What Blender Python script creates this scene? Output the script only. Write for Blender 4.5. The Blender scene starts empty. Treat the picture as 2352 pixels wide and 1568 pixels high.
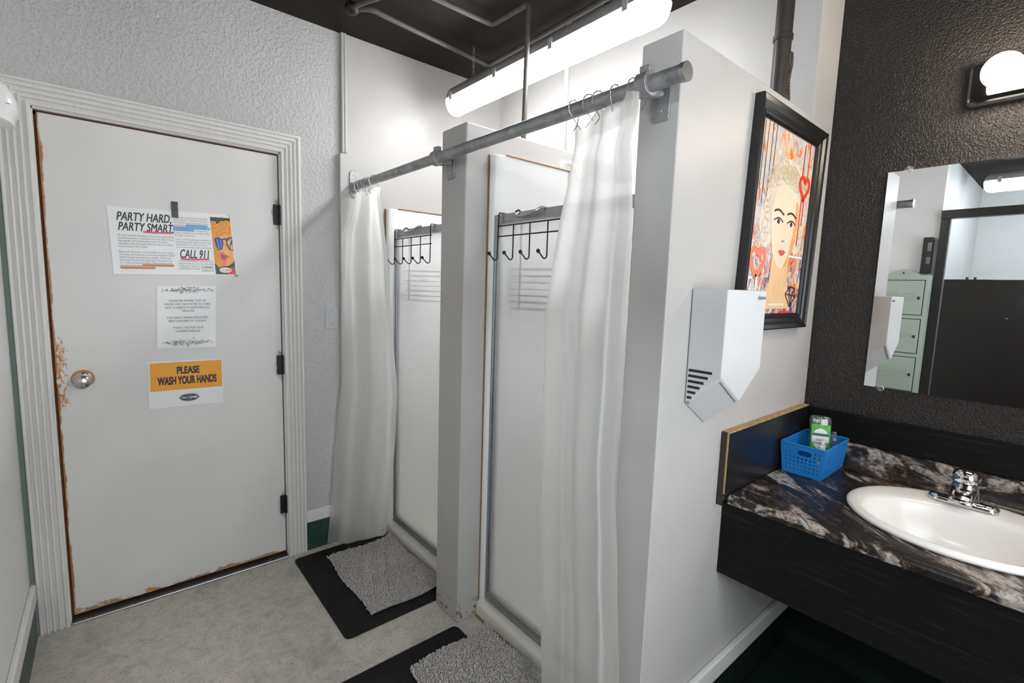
import bpy, bmesh, math, random
from mathutils import Vector, Matrix
from math import pi, sin, cos, radians
random.seed(7)
S = bpy.context.scene
COL = S.collection

# ------------------------------------------------------------------ camera
def look(yaw, pitch, roll):
    y, p, r = map(radians, (yaw, pitch, roll))
    f = Vector((sin(-y)*cos(p), cos(y)*cos(p), sin(p)))
    ri = f.cross(Vector((0, 0, 1))).normalized()
    u = ri.cross(f)
    r2 = cos(r)*ri + sin(r)*u
    u2 = -sin(r)*ri + cos(r)*u
    m = Matrix((r2, u2, -f)).transposed()
    return m.to_4x4()
cd = bpy.data.cameras.new('camera'); cam = bpy.data.objects.new('camera', cd); COL.objects.link(cam)
cam.matrix_world = Matrix.Translation((0.1731, -2.5645, 1.4451)) @ look(-40.1228, -6.478, 1.7865)
cd.sensor_width = 36; cd.lens = 1102.61/2352*36; cd.clip_start = 0.02
S.camera = cam

# ------------------------------------------------------------------ light / exposure
S.view_settings.view_transform = 'Standard'; S.view_settings.look = 'None'
S.view_settings.gamma = 1; S.view_settings.use_curve_mapping = False
S.cycles.diffuse_bounces = 8; S.cycles.max_bounces = 16; S.cycles.transparent_max_bounces = 16
S.view_settings.exposure = 0.5
W = bpy.data.worlds.new('world'); S.world = W; W.use_nodes = True
W.node_tree.nodes['Background'].inputs[0].default_value = (0.86, 0.93, 1, 1)
W.node_tree.nodes['Background'].inputs[1].default_value = 5.5   # daylight, reaches the room only through the added rear window
TUBE = 23.0       # shower fluorescent
TUBE2 = 26.0      # fluorescent over the toilet stall
BULB = 27.0       # vanity globes

# ------------------------------------------------------------------ helpers
def lin(c):
    return tuple(((v/12.92) if v <= 0.04045 else ((v+0.055)/1.055)**2.4) for v in (x/255 for x in c))
def rgb(*c): return lin(c) + (1,)

class NT:
    def __init__(s, name):
        s.m = bpy.data.materials.new(name); s.m.use_nodes = True
        s.t = s.m.node_tree; s.N = s.t.nodes; s.L = s.t.links
        s.b = s.N['Principled BSDF']; s.out = s.N['Material Output']
        s._tc = None
    def n(s, typ, **k):
        o = s.N.new(typ)
        for a, v in k.items():
            if hasattr(o, a) and a not in ('Scale',): setattr(o, a, v)
        return o
    def tc(s, scale=(1, 1, 1), rot=(0, 0, 0), loc=(0, 0, 0)):
        if not s._tc: s._tc = s.N.new('ShaderNodeTexCoord')
        mp = s.N.new('ShaderNodeMapping'); s.L.new(s._tc.outputs['Object'], mp.inputs[0])
        mp.inputs['Scale'].default_value = scale; mp.inputs['Rotation'].default_value = rot; mp.inputs['Location'].default_value = loc
        return mp.outputs[0]
    def noise(s, vec, scale, detail=3, rough=.5, dist=0):
        o = s.N.new('ShaderNodeTexNoise'); s.L.new(vec, o.inputs['Vector'])
        o.inputs['Scale'].default_value = scale; o.inputs['Detail'].default_value = detail
        o.inputs['Roughness'].default_value = rough; o.inputs['Distortion'].default_value = dist
        return o.outputs[0]
    def ramp(s, fac, stops, interp='LINEAR'):
        o = s.N.new('ShaderNodeValToRGB'); s.L.new(fac, o.inputs[0]); cr = o.color_ramp; cr.interpolation = interp
        while len(cr.elements) < len(stops): cr.elements.new(0.5)
        for e, (p, c) in zip(cr.elements, stops):
            e.position = p; e.color = c if len(c) == 4 else tuple(c)+(1,)
        return o.outputs[0]
    def bw(s, fac, a, b):   # 0..1 smooth threshold
        o = s.N.new('ShaderNodeMapRange'); s.L.new(fac, o.inputs[0]); o.inputs[1].default_value = a; o.inputs[2].default_value = b
        o.interpolation_type = 'SMOOTHSTEP'
        return o.outputs[0]
    def mix(s, fac, a, b):
        o = s.N.new('ShaderNodeMix'); o.data_type = 'RGBA'
        if isinstance(fac, (int, float)): o.inputs[0].default_value = fac
        else: s.L.new(fac, o.inputs[0])
        for k, v in ((6, a), (7, b)):
            if isinstance(v, tuple): o.inputs[k].default_value = v
            else: s.L.new(v, o.inputs[k])
        return o.outputs[2]
    def math(s, op, a, b=None, clamp=False):
        o = s.N.new('ShaderNodeMath'); o.operation = op; o.use_clamp = clamp
        for k, v in ((0, a), (1, b)):
            if v is None: continue
            if isinstance(v, (int, float)): o.inputs[k].default_value = v
            else: s.L.new(v, o.inputs[k])
        return o.outputs[0]
    def sep(s, vec):
        o = s.N.new('ShaderNodeSeparateXYZ'); s.L.new(vec, o.inputs[0]); return o.outputs
    def bump(s, h, strength=.3, dist=.01, normal=None):
        o = s.N.new('ShaderNodeBump'); s.L.new(h, o.inputs['Height']); o.inputs['Strength'].default_value = strength
        o.inputs['Distance'].default_value = dist
        if normal is not None: s.L.new(normal, o.inputs['Normal'])
        s.L.new(o.outputs[0], s.b.inputs['Normal']); return o.outputs[0]
    def color(s, c):
        if isinstance(c, tuple): s.b.inputs['Base Color'].default_value = c
        else: s.L.new(c, s.b.inputs['Base Color'])
    def set(s, rough=None, metal=None, spec=None, **k):
        if rough is not None: s.b.inputs['Roughness'].default_value = rough
        if metal is not None: s.b.inputs['Metallic'].default_value = metal
        if spec is not None: s.b.inputs['Specular IOR Level'].default_value = spec
        for a, v in k.items(): s.b.inputs[a.replace('_', ' ')].default_value = v
        return s

def flat(name, c, rough=.5, metal=0, var=.06, scale=8, spec=.5):
    t = NT(name); v = t.tc()
    n = t.noise(v, scale, 4, .6)
    d = tuple(x*(1-var) for x in c[:3])+(1,); l = tuple(min(1, x*(1+var)) for x in c[:3])+(1,)
    t.color(t.ramp(n, [(.3, d), (.7, l)])); t.set(rough, metal, spec)
    return t.m

# --- mesh builder
class MB:
    def __init__(s): s.v = []; s.f = []; s.mi = []; s.cur = 0
    def add(s, vs, fs):
        o = len(s.v); s.v += [Vector(p) for p in vs]
        for f in fs: s.f.append([i+o for i in f]); s.mi.append(s.cur)
        return s
    def box(s, x0, x1, y0, y1, z0, z1):
        x0, x1 = sorted((x0, x1)); y0, y1 = sorted((y0, y1)); z0, z1 = sorted((z0, z1))
        vs = [(x, y, z) for x in (x0, x1) for y in (y0, y1) for z in (z0, z1)]
        return s.add(vs, [(0, 1, 3, 2), (4, 6, 7, 5), (0, 4, 5, 1), (2, 3, 7, 6), (0, 2, 6, 4), (1, 5, 7, 3)])
    def prism(s, poly, axis, a, b):
        """poly: 2D points; axis: extrusion axis; other two in order (x,y,z minus axis)"""
        def P(p, t):
            return {'x': (t, p[0], p[1]), 'y': (p[0], t, p[1]), 'z': (p[0], p[1], t)}[axis]
        n = len(poly); vs = [P(p, a) for p in poly]+[P(p, b) for p in poly]
        fs = [list(range(n-1, -1, -1)), list(range(n, 2*n))]+[(i, (i+1) % n, n+(i+1) % n, n+i) for i in range(n)]
        return s.add(vs, fs)
    def tube(s, pts, r, n=10, closed=False, caps=True, taper=None):
        pts = [Vector(p) for p in pts]; m = len(pts); rings = []; prev = None
        for i, p in enumerate(pts):
            if closed: d = pts[(i+1) % m]-pts[i-1]
            else: d = pts[min(i+1, m-1)]-pts[max(i-1, 0)]
            d.normalize()
            if prev is None:
                a = Vector((0, 0, 1)) if abs(d.z) < .9 else Vector((1, 0, 0))
                u = d.cross(a).normalized()
            else:
                u = (prev - d*prev.dot(d)).normalized()
            prev = u; w = d.cross(u); rr = r if taper is None else r*taper[i]
            rings.append([p+rr*(cos(2*pi*k/n)*u+sin(2*pi*k/n)*w) for k in range(n)])
        vs = [q for R in rings for q in R]; fs = []
        for i in range(m if closed else m-1):
            j = (i+1) % m
            for k in range(n): fs.append((i*n+k, i*n+(k+1) % n, j*n+(k+1) % n, j*n+k))
        if caps and not closed: fs += [list(range(n-1, -1, -1)), list(range((m-1)*n, m*n))]
        return s.add(vs, fs)
    def lathe(s, prof, c=(0, 0, 0), axis='z', n=32, sc=(1, 1)):
        """prof: (radius, t) along axis"""
        vs = []; m = len(prof)
        for r, t in prof:
            for k in range(n):
                a, b = r*cos(2*pi*k/n)*sc[0], r*sin(2*pi*k/n)*sc[1]
                p = {'z': (a, b, t), 'y': (a, t, b), 'x': (t, a, b)}[axis]
                vs.append(Vector(p)+Vector(c))
        fs = [(i*n+k, i*n+(k+1) % n, (i+1)*n+(k+1) % n, (i+1)*n+k) for i in range(m-1) for k in range(n)]
        fs += [list(range(n-1, -1, -1)), list(range((m-1)*n, m*n))]
        return s.add(vs, fs)
    def sphere(s, c, r, n=16, m=10, sc=(1, 1, 1)):
        pr = [(max(1e-4, r*sin(pi*i/m)), -r*cos(pi*i/m)) for i in range(m+1)]
        o = len(s.v); s.lathe(pr, (0, 0, 0), 'z', n)
        for i in range(o, len(s.v)): s.v[i] = Vector((s.v[i].x*sc[0], s.v[i].y*sc[1], s.v[i].z*sc[2]))+Vector(c)
        return s
    def grid(s, fn, nu, nv):
        vs = [fn(i/nu, j/nv) for j in range(nv+1) for i in range(nu+1)]
        fs = [(j*(nu+1)+i, j*(nu+1)+i+1, (j+1)*(nu+1)+i+1, (j+1)*(nu+1)+i) for j in range(nv) for i in range(nu)]
        return s.add(vs, fs)
    def poly(s, pts): return s.add(pts, [list(range(len(pts)))])
    def build(s, name, mat, parent=None, smooth=False, bevel=0, seg=2, solid=0, subd=0, fix=True, angle=35):
        me = bpy.data.meshes.new(name)
        off = Vector((0, 0, 0)); q = parent
        while q is not None: off += q.location; q = q.parent
        me.from_pydata([v-off for v in s.v], [], s.f)
        mats = mat if isinstance(mat, (list, tuple)) else [mat]
        for m in mats: me.materials.append(m)
        if len(mats) > 1:
            for p, i in zip(me.polygons, s.mi): p.material_index = i
        if fix:
            bm = bmesh.new(); bm.from_mesh(me); bmesh.ops.recalc_face_normals(bm, faces=bm.faces); bm.to_mesh(me); bm.free()
        if smooth:
            for p in me.polygons: p.use_smooth = True
            if angle < 180: me.set_sharp_from_angle(angle=radians(angle))
        o = bpy.data.objects.new(name, me); COL.objects.link(o)
        if parent is not None: o.parent = parent
        if solid:
            d = o.modifiers.new('solid', 'SOLIDIFY'); d.thickness = solid; d.offset = 0
        if bevel:
            d = o.modifiers.new('bevel', 'BEVEL'); d.width = bevel; d.segments = seg; d.limit_method = 'ANGLE'; d.angle_limit = radians(40)
        if subd:
            d = o.modifiers.new('subd', 'SUBSURF'); d.levels = subd; d.render_levels = subd
        return o

def struct(o):
    o['kind'] = 'structure'; return o
def tag(o, label, cat, group=None, kind=None):
    o['label'] = label; o['category'] = cat
    if group: o['group'] = group
    if kind: o['kind'] = kind
    return o
def thing(name, loc, label, cat, group=None):
    o = bpy.data.objects.new(name, None); o.empty_display_size = .05; COL.objects.link(o); o.location = loc
    return tag(o, label, cat, group)
def lerp(a, b, t): return a+(b-a)*t
def interp(rows, z):
    """rows sorted by descending z; returns interpolated tuple"""
    if z >= rows[0][0]: return rows[0][1:]
    for a, b in zip(rows, rows[1:]):
        if z >= b[0]:
            t = (z-a[0])/(b[0]-a[0]); t = t*t*(3-2*t)*.5+t*.5
            return tuple(lerp(p, q, t) for p, q in zip(a[1:], b[1:]))
    return rows[-1][1:]

def text_mesh(body, bold=0.0, shear=0.0):
    """returns (verts2d, faces) with cap height ~ .7 per size-1 em"""
    cu = bpy.data.curves.new('txt', 'FONT'); cu.body = body; cu.size = 1; cu.shear = shear
    cu.resolution_u = 3; cu.align_x = 'LEFT'
    ob = bpy.data.objects.new('txt', cu); COL.objects.link(ob)
    dg = bpy.context.evaluated_depsgraph_get(); ev = ob.evaluated_get(dg); me = ev.to_mesh()
    vs = [(v.co.x, v.co.y) for v in me.vertices]; fs = [tuple(p.vertices) for p in me.polygons]
    ev.to_mesh_clear(); bpy.data.objects.remove(ob); bpy.data.curves.remove(cu)
    return vs, fs

class Sheet:
    """flat printed sheet: quad given by TL,TR,BR,BL in world; ink(u,v) places marks just above it"""
    def __init__(s, TL, TR, BR, BL, n):
        s.q = [Vector(p) for p in (TL, TR, BR, BL)]; s.n = Vector(n)
        s.w = (s.q[1]-s.q[0]).length; s.h = (s.q[3]-s.q[0]).length
    def P(s, u, v, d=0.0):
        a = s.q[0].lerp(s.q[1], u); b = s.q[3].lerp(s.q[2], u)
        return a.lerp(b, v)+s.n*d
    def rect(s, mb, u0, v0, u1, v1, d):
        return mb.poly([s.P(u0, v0, d), s.P(u1, v0, d), s.P(u1, v1, d), s.P(u0, v1, d)])
    def poly(s, mb, pts, d): return mb.poly([s.P(u, v, d) for u, v in pts])
    def ell(s, mb, u, v, ru, rv, d, n=28, a0=0, a1=2*pi, rot=0):
        pts = []
        for k in range(n):
            a = a0+(a1-a0)*k/n
            x, y = ru*cos(a)*s.w, rv*sin(a)*s.h
            x, y = x*cos(rot)-y*sin(rot), x*sin(rot)+y*cos(rot)
            pts.append((u+x/s.w, v+y/s.h))
        return s.poly(mb, pts, d)
    def stroke(s, mb, pts, w, d):
        """polyline with width w (metres)"""
        P = [(u*s.w, v*s.h) for u, v in pts]; L = []; R = []
        for i, p in enumerate(P):
            a = P[max(i-1, 0)]; b = P[min(i+1, len(P)-1)]
            dx, dy = b[0]-a[0], b[1]-a[1]; l = math.hypot(dx, dy) or 1
            nx, ny = -dy/l*w/2, dx/l*w/2
            L.append(((p[0]+nx)/s.w, (p[1]+ny)/s.h)); R.append(((p[0]-nx)/s.w, (p[1]-ny)/s.h))
        for i in range(len(P)-1): s.poly(mb, [L[i], L[i+1], R[i+1], R[i]], d)
    def text(s, mb, body, u0, u1, vtop, vbase, d, bold=0, shear=0, align='L'):
        """cap top at vtop, baseline at vbase; stretched to u0..u1"""
        vs, fs = text_mesh(body, bold, shear)
        if not fs: return
        x0 = min(v[0] for v in vs); x1 = max(v[0] for v in vs); cap = .685
        sx = (u1-u0)/(x1-x0); sy = (vbase-vtop)/cap
        passes = [(0, 0)] if bold < .004 else [(a*bold, b*bold*.7) for a, b in ((-1, -1), (1, -1), (-1, 1), (1, 1), (0, 0))]
        for i, (ox, oy) in enumerate(passes):      # overprinted passes give the heavier stroke
            mb.add([s.P(u0+(x+ox-x0)*sx, vbase-(y+oy)*sy, d+i*8e-6) for x, y in vs], fs)

# ------------------------------------------------------------------ materials
def m_textured_wall(name, base, tint, rough, bscale, bstr, spec=.4, speck=None):
    t = NT(name); v = t.tc()
    big = t.noise(v, 1.3, 3); n1 = t.noise(v, bscale, 2, .5); n2 = t.noise(v, bscale*2.6, 2, .5)
    blobs = t.bw(n1, .42, .66)
    c = t.mix(t.bw(big, .3, .7), base, tint)
    if speck:
        n3 = t.noise(v, bscale*1.7, 3, .6); c = t.mix(t.bw(n3, .66, .76), c, speck)
    t.color(c); t.set(rough, 0, spec)
    h = t.math('ADD', blobs, t.math('MULTIPLY', n2, .5))
    t.bump(h, bstr, .006)
    return t.m
MW = {}
MW['door_wall'] = m_textured_wall('textured_grey_paint', rgb(201, 199, 198), rgb(193, 191, 190), .5, 66, .45, .4, rgb(214, 205, 194))
MW['left_wall'] = m_textured_wall('light_grey_paint', rgb(228, 227, 225), rgb(220, 219, 217), .5, 55, .12, .4)
MW['dark_wall'] = m_textured_wall('textured_black_paint', rgb(46, 41, 37), rgb(36, 33, 31), .38, 175, .55, .4, rgb(70, 58, 46))
MW['alcove'] = m_textured_wall('textured_white_paint', rgb(214, 214, 212), rgb(206, 207, 206), .5, 55, .3, .4)

def m_satin():
    t = NT('satin_grey_paint'); v = t.tc(); big = t.noise(v, 1.6, 4); n = t.noise(v, 120, 2); vert = t.noise(t.tc((60, 60, 3)), 3, 2)
    c = t.mix(t.bw(big, .3, .7), rgb(195, 192, 189), rgb(185, 182, 179))
    # scuffs and chipped paint: small brown flakes near the floor and on the corners
    ch = t.noise(t.tc((1, 1, 1), (0, 0, 0), (3.1, 1.7, .4)), 38, 5, .65)
    z = t.sep(t._tc.outputs['Object'])[2]
    near = t.math('SUBTRACT', 1.0, t.bw(z, .015, .12))
    rust = t.math('MULTIPLY', t.bw(ch, .5, .6), near)
    few = t.bw(t.noise(v, 26, 5, .7), .745, .775)
    c = t.mix(rust, c, rgb(92, 58, 36)); c = t.mix(few, c, rgb(176, 150, 128))
    t.color(c); t.set(.44, 0, .4)
    t.bump(t.math('ADD', n, t.math('MULTIPLY', vert, .6)), .12, .004)
    return t.m
MW['satin'] = m_satin()
def m_ceiling():
    t = NT('dark_brown_ceiling_paint'); v = t.tc(); n = t.noise(v, 3, 5, .6); n2 = t.noise(v, 40, 3)
    t.color(t.ramp(n, [(.3, rgb(30, 25, 22)), (.7, rgb(42, 36, 32))])); t.set(.6, 0, .12); t.bump(n2, .1, .004); return t.m
MW['ceiling'] = m_ceiling()
def m_floor():
    t = NT('mottled_grey_vinyl_floor'); v = t.tc()
    n1 = t.noise(v, 22, 5, .65, .6); n2 = t.noise(v, 90, 4, .7); n3 = t.noise(v, 3.2, 4, .6, .4); n4 = t.noise(t.tc(loc=(5, 2, 1)), 30, 5, .7)
    c = t.ramp(n1, [(.3, rgb(172, 166, 157)), (.5, rgb(193, 186, 176)), (.7, rgb(210, 197, 180))])
    c = t.mix(t.bw(n2, .54, .66), c, rgb(140, 148, 160))
    c = t.mix(t.math('MULTIPLY', t.bw(n4, .58, .68), .55), c, rgb(200, 164, 128))
    c = t.mix(t.math('MULTIPLY', t.bw(n3, .55, .75), .45), c, rgb(122, 120, 117))
    t.color(c); t.set(.5, 0, .35); t.bump(n2, .1, .002); return t.m
MW['floor'] = m_floor()
def m_green():
    t = NT('dark_green_base_paint'); v = t.tc(); n = t.noise(v, 14, 5, .7)
    c = t.ramp(n, [(.3, rgb(36, 60, 50)), (.62, rgb(46, 72, 60)), (.76, rgb(58, 90, 72))]); t.color(c); t.set(.4, 0, .5); t.bump(n, .15, .004); return t.m
MW['green'] = m_green()
def m_trim():
    t = NT('chipped_white_trim_paint'); v = t.tc(); n = t.noise(v, 30, 5, .75); st = t.noise(t.tc((30, 30, 2)), 3, 4, .7); n2 = t.noise(t.tc(loc=(4, 4, 4)), 9, 4, .6)
    c = t.mix(t.bw(st, .4, .7), rgb(226, 224, 221), rgb(220, 216, 211))
    c = t.mix(t.math('MULTIPLY', t.bw(n, .66, .72), t.bw(n2, .5, .6)), c, rgb(176, 128, 78))
    t.color(c); t.set(.38, 0, .5); t.bump(n2, .08, .003); return t.m
MW['trim'] = m_trim()
def m_leaf():
    """painted door leaf; object origin at the leaf's lower left corner (world x=0, z=0)"""
    t = NT('worn_white_door_paint'); v = t.tc(); x, y, z = t.sep(t._tc.outputs['Object'])
    big = t.noise(v, 2.2, 4); c = t.mix(t.bw(big, .3, .7), rgb(226, 223, 219), rgb(217, 215, 212))
    fl = t.noise(t.tc((1, 1, .6)), 120, 4, .75)
    # knob side wear: bare wood flecks within ~6 cm of the lock edge, 0.8-1.25 m up
    edge = t.math('SUBTRACT', 1.0, t.bw(x, .012, .085))
    up = t.math('MULTIPLY', t.bw(z, .72, .95), t.math('SUBTRACT', 1.0, t.bw(z, 1.12, 1.36)))
    k = t.math('MULTIPLY', edge, up)
    thr = t.math('SUBTRACT', fl, t.math('MULTIPLY', t.math('SUBTRACT', 1.0, k), .5))
    c = t.mix(t.bw(thr, .46, .52), c, rgb(190, 122, 52))
    # bare strip along the very edge and the bottom
    n3 = t.noise(t.tc((1, 1, .35)), 24, 5, .7)
    e2 = t.math('SUBTRACT', 1.0, t.bw(t.math('ADD', x, t.math('MULTIPLY', t.math('SUBTRACT', n3, .5), .03)), .003, .008))
    c = t.mix(e2, c, rgb(170, 112, 58))
    n4 = t.noise(t.tc((.35, 1, 1)), 30, 5, .75)
    bz = t.math('ADD', z, t.math('MULTIPLY', t.math('SUBTRACT', n4, .5), .12))
    e3 = t.math('SUBTRACT', 1.0, t.bw(bz, .034, .04))
    c = t.mix(e3, c, t.ramp(n3, [(.4, rgb(196, 130, 58)), (.55, rgb(150, 140, 128)), (.62, rgb(198, 136, 66))]))
    # grime round the three hinges
    g = None
    for hz in (1.76, 1.02, .28):
        dx = t.math('SUBTRACT', x, .83); dz = t.math('MULTIPLY', t.math('SUBTRACT', z, hz), .42)
        d = t.math('SQRT', t.math('ADD', t.math('MULTIPLY', dx, dx), t.math('MULTIPLY', dz, dz)))
        gi = t.math('SUBTRACT', 1.0, t.bw(t.math('ADD', d, t.math('MULTIPLY', t.math('SUBTRACT', fl, .5), .05)), .012, .038))
        g = gi if g is None else t.math('MAXIMUM', g, gi)
    c = t.mix(g, c, rgb(40, 36, 33))
    t.color(c); t.set(.36, 0, .5); t.bump(t.noise(t.tc((50, 50, 4)), 3, 3), .06, .003); return t.m
MW['leaf'] = m_leaf()
M = {}
M['fiberglass'] = flat('white_fibreglass', rgb(246, 246, 244), .25, 0, .015, 5)
M['caulk'] = flat('brown_stained_caulk', rgb(150, 104, 56), .7, 0, .25, 60)
M['alu'] = flat('dull_aluminium', rgb(176, 178, 181), .32, .85, .08, 30)
M['galv'] = None
def m_galv():
    t = NT('galvanised_steel_pipe'); v = t.tc(); n = t.noise(v, 22, 5, .7); n2 = t.noise(t.tc((8, 1.2, 8)), 40, 4)
    c = t.ramp(n, [(.3, rgb(132, 132, 133)), (.55, rgb(164, 164, 165)), (.72, rgb(182, 181, 179))]); t.color(c); t.set(.42, .55, .5); t.bump(n2, .08, .002); return t.m
M['galv'] = m_galv()
M['chrome'] = flat('polished_chrome', rgb(232, 232, 232), .05, 1, .01)
M['nickel'] = flat('satin_nickel', rgb(196, 192, 186), .22, 1, .03)
M['blackmetal'] = flat('black_iron', rgb(38, 33, 30), .45, .3, .2, 40)
M['bronze'] = flat('dark_bronze_wire', rgb(52, 42, 36), .38, .5, .15, 40)
M['black'] = flat('black_plastic', rgb(28, 27, 26), .45, 0, .1, 40)
M['brownrust'] = flat('rusty_brown', rgb(92, 56, 30), .8, 0, .3, 60)
M['pipe'] = flat('dull_black_pipe_paint', rgb(62, 56, 52), .45, .2, .15, 24)
M['greypipe'] = flat('grey_painted_conduit', rgb(150, 149, 147), .45, 0, .06, 30)
M['dullpipe'] = flat('dark_painted_conduit', rgb(92, 86, 81), .5, .1, .1, 30)
M['whiteplastic'] = flat('white_plastic', rgb(238, 238, 236), .25, 0, .02)
M['dryer'] = flat('light_grey_dryer_shell', rgb(214, 214, 214), .38, 0, .015, 5)
M['porcelain'] = flat('white_porcelain', rgb(240, 237, 232), .17, 0, .01, 4)
M['blue'] = flat('bright_blue_plastic', rgb(32, 128, 205), .38, 0, .04)
M['sage'] = flat('sage_green_enamel', rgb(172, 184, 171), .42, 0, .03)
M['sagedark'] = flat('locker_gap_black', rgb(30, 34, 31), .6)
M['blackpanel'] = flat('black_laminate_panel', rgb(34, 31, 29), .28, 0, .1, 6)
M['rubber'] = None
def m_rubber():
    t = NT('black_ribbed_mat'); v = t.tc(); w = t.N.new('ShaderNodeTexWave'); t.L.new(v, w.inputs[0]); w.inputs['Scale'].default_value = 42; w.bands_direction = 'X'; w.inputs['Distortion'].default_value = .6
    n = t.noise(v, 160, 3, .7); t.color(t.ramp(n, [(.3, rgb(20, 20, 20)), (.72, rgb(32, 32, 32)), (.8, rgb(60, 58, 55))])); t.set(.75, 0, .25)
    t.bump(t.math('ADD', w.outputs[1], n), .35, .003); return t.m
M['rubber'] = m_rubber()
def m_chenille():
    t = NT('grey_chenille'); v = t.tc(); n = t.noise(v, 90, 3, .6); n2 = t.noise(v, 5, 3)
    c = t.ramp(n, [(.3, rgb(158, 154, 150)), (.7, rgb(204, 198, 192))]); c = t.mix(t.math('MULTIPLY', t.bw(n2, .4, .7), .3), c, rgb(164, 154, 146)); t.color(c); t.set(.9, 0, .1); return t.m
M['chenille'] = m_chenille()
M['matback'] = flat('pale_mat_backing', rgb(202, 201, 199), .8)
def m_granite():
    t = NT('dark_marbled_laminate'); rot = t.tc((1, 1, 1), (0, 0, radians(-52)))
    def st(sx, sy, loc=(0, 0, 0)):
        mp = t.N.new('ShaderNodeMapping'); t.L.new(rot, mp.inputs[0]); mp.inputs['Scale'].default_value = (sx, sy, sy); mp.inputs['Location'].default_value = loc; return mp.outputs[0]
    v = t.tc()
    band = t.noise(st(2.4, 8.0), 1.15, 4, .6, 1.1); n2 = t.noise(st(9, 22), 1.6, 6, .7, 1.3); n3 = t.noise(st(40, 70), 1.2, 4, .7, .8); b2 = t.noise(st(3.0, 9.0, (4, 2, 1)), 1.2, 4, .6, 1.2)
    c = t.ramp(n3, [(.32, rgb(16, 14, 14)), (.55, rgb(38, 33, 30)), (.72, rgb(70, 60, 54))])
    pale = t.ramp(n3, [(.3, rgb(70, 60, 56)), (.42, rgb(148, 134, 124)), (.58, rgb(186, 176, 168)), (.75, rgb(212, 204, 196))])
    brown = t.ramp(n3, [(.3, rgb(44, 34, 28)), (.5, rgb(120, 90, 66)), (.7, rgb(164, 130, 98))])
    wp = t.math('MULTIPLY', t.bw(band, .50, .58), t.bw(n2, .36, .54))
    wb2 = t.math('MULTIPLY', t.bw(b2, .52, .62), t.bw(n2, .46, .58))
    fl = t.math('MULTIPLY', t.bw(n2, .57, .66), .8)
    c = t.mix(t.math('MULTIPLY', wb2, .75), c, brown); c = t.mix(fl, c, brown); c = t.mix(wp, c, pale)
    t.color(c); t.set(.32, 0, .4); return t.m
M['granite'] = m_granite()
def m_blackwood(name='black_stained_wood', dirs=(1, 30, 30)):
    t = NT(name); st = t.tc((12, 1.3, 26)); n = t.noise(st, 3, 6, .65, 1.2); big = t.noise(t.tc((2, .8, 5)), 3, 3)
    t.color(t.ramp(n, [(.35, rgb(10, 10, 10)), (.58, rgb(15, 14, 14)), (.70, rgb(44, 42, 40))])); t.set(.5, 0, .22); t.bump(n, .35, .002); return t.m
M['blackwood'] = m_blackwood()
M['rawedge'] = flat('bare_fibreboard_edge', rgb(176, 142, 100), .8, 0, .3, 60)
M['mirror'] = NT('silvered_mirror').set(.0, 1).m
M['mirror'].node_tree.nodes['Principled BSDF'].inputs['Base Color'].default_value = (.86, .87, .87, 1)
M['paper'] = flat('laminated_white_paper', rgb(236, 235, 234), .28, 0, .015, 12)
M['ink'] = flat('black_print_ink', rgb(34, 33, 35), .4, 0, .05)
M['greyink'] = flat('grey_print_ink', rgb(120, 117, 116), .45, 0, .05)
M['inkdust'] = flat('faded_grey_ornament_ink', rgb(128, 124, 121), .5, 0, .25, 90)
def ink(name, *c): return flat(name, rgb(*c), .35, 0, .03, 20)
M['amber'] = ink('amber_print', 242, 163, 30)
M['pinkink'] = ink('pink_highlighter', 240, 70, 110)
M['blueink'] = ink('blue_highlighter', 120, 180, 225)
M['orangeink'] = ink('orange_highlighter', 226, 134, 44)
def glassy(name, col, rough=.0, trans=.35, translu=.4, diff=.2, bumpscale=None, bstr=.3, gl=.1, stretch=(1, 1, 1)):
    t = NT(name); t.N.remove(t.b)
    def sh(typ, c, r=None):
        o = t.N.new(typ); o.inputs[0].default_value = c
        if r is not None and 'Roughness' in o.inputs: o.inputs['Roughness'].default_value = r
        return o
    tr = sh('ShaderNodeBsdfTransparent', (1, 1, 1, 1)); tl = sh('ShaderNodeBsdfTranslucent', col); df = sh('ShaderNodeBsdfDiffuse', col); g = sh('ShaderNodeBsdfGlossy', (1, 1, 1, 1), rough)
    def mx(f, a, b):
        o = t.N.new('ShaderNodeMixShader'); o.inputs[0].default_value = f; t.L.new(a.outputs[0], o.inputs[1]); t.L.new(b.outputs[0], o.inputs[2]); return o
    tot = translu+diff
    m1 = mx(diff/tot, tl, df); m2 = mx(trans/(trans+tot), m1, tr); m3 = mx(gl, m2, g)
    if bumpscale:
        n = t.noise(t.tc(stretch), bumpscale, 3, .6); b = t.N.new('ShaderNodeBump'); t.L.new(n, b.inputs['Height']); b.inputs['Strength'].default_value = bstr; b.inputs['Distance'].default_value = .004
        for q in (tl, df, g): t.L.new(b.outputs[0], q.inputs['Normal'])
    t.L.new(m3.outputs[0], t.out.inputs[0]); return t.m
M['frost'] = glassy('frosted_rain_glass', rgb(250, 251, 252), .35, .62, .36, .02, 55, .9, .03, (1, 9, .7))
M['vinyl'] = glassy('translucent_white_vinyl', rgb(250, 250, 248), .3, .16, .74, .14, None, 0, .03)
M['clear'] = glassy('clear_plastic', rgb(225, 230, 230), .05, .86, .1, .04, None, 0, .12)
M['lens'] = glassy('clear_prismatic_lens', rgb(245, 247, 248), .12, .55, .35, .1, 70, .6, .14)
def emit(name, c, s):
    t = NT(name); t.b.inputs['Base Color'].default_value = (.9, .9, .9, 1)
    t.b.inputs['Emission Color'].default_value = c; t.b.inputs['Emission Strength'].default_value = s; return t.m
M['tube'] = emit('lit_fluorescent_diffuser', (.97, .985, 1, 1), TUBE)
M['tube2'] = emit('lit_fluorescent_diffuser_alcove', (.84, .92, 1, 1), TUBE2)
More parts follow.
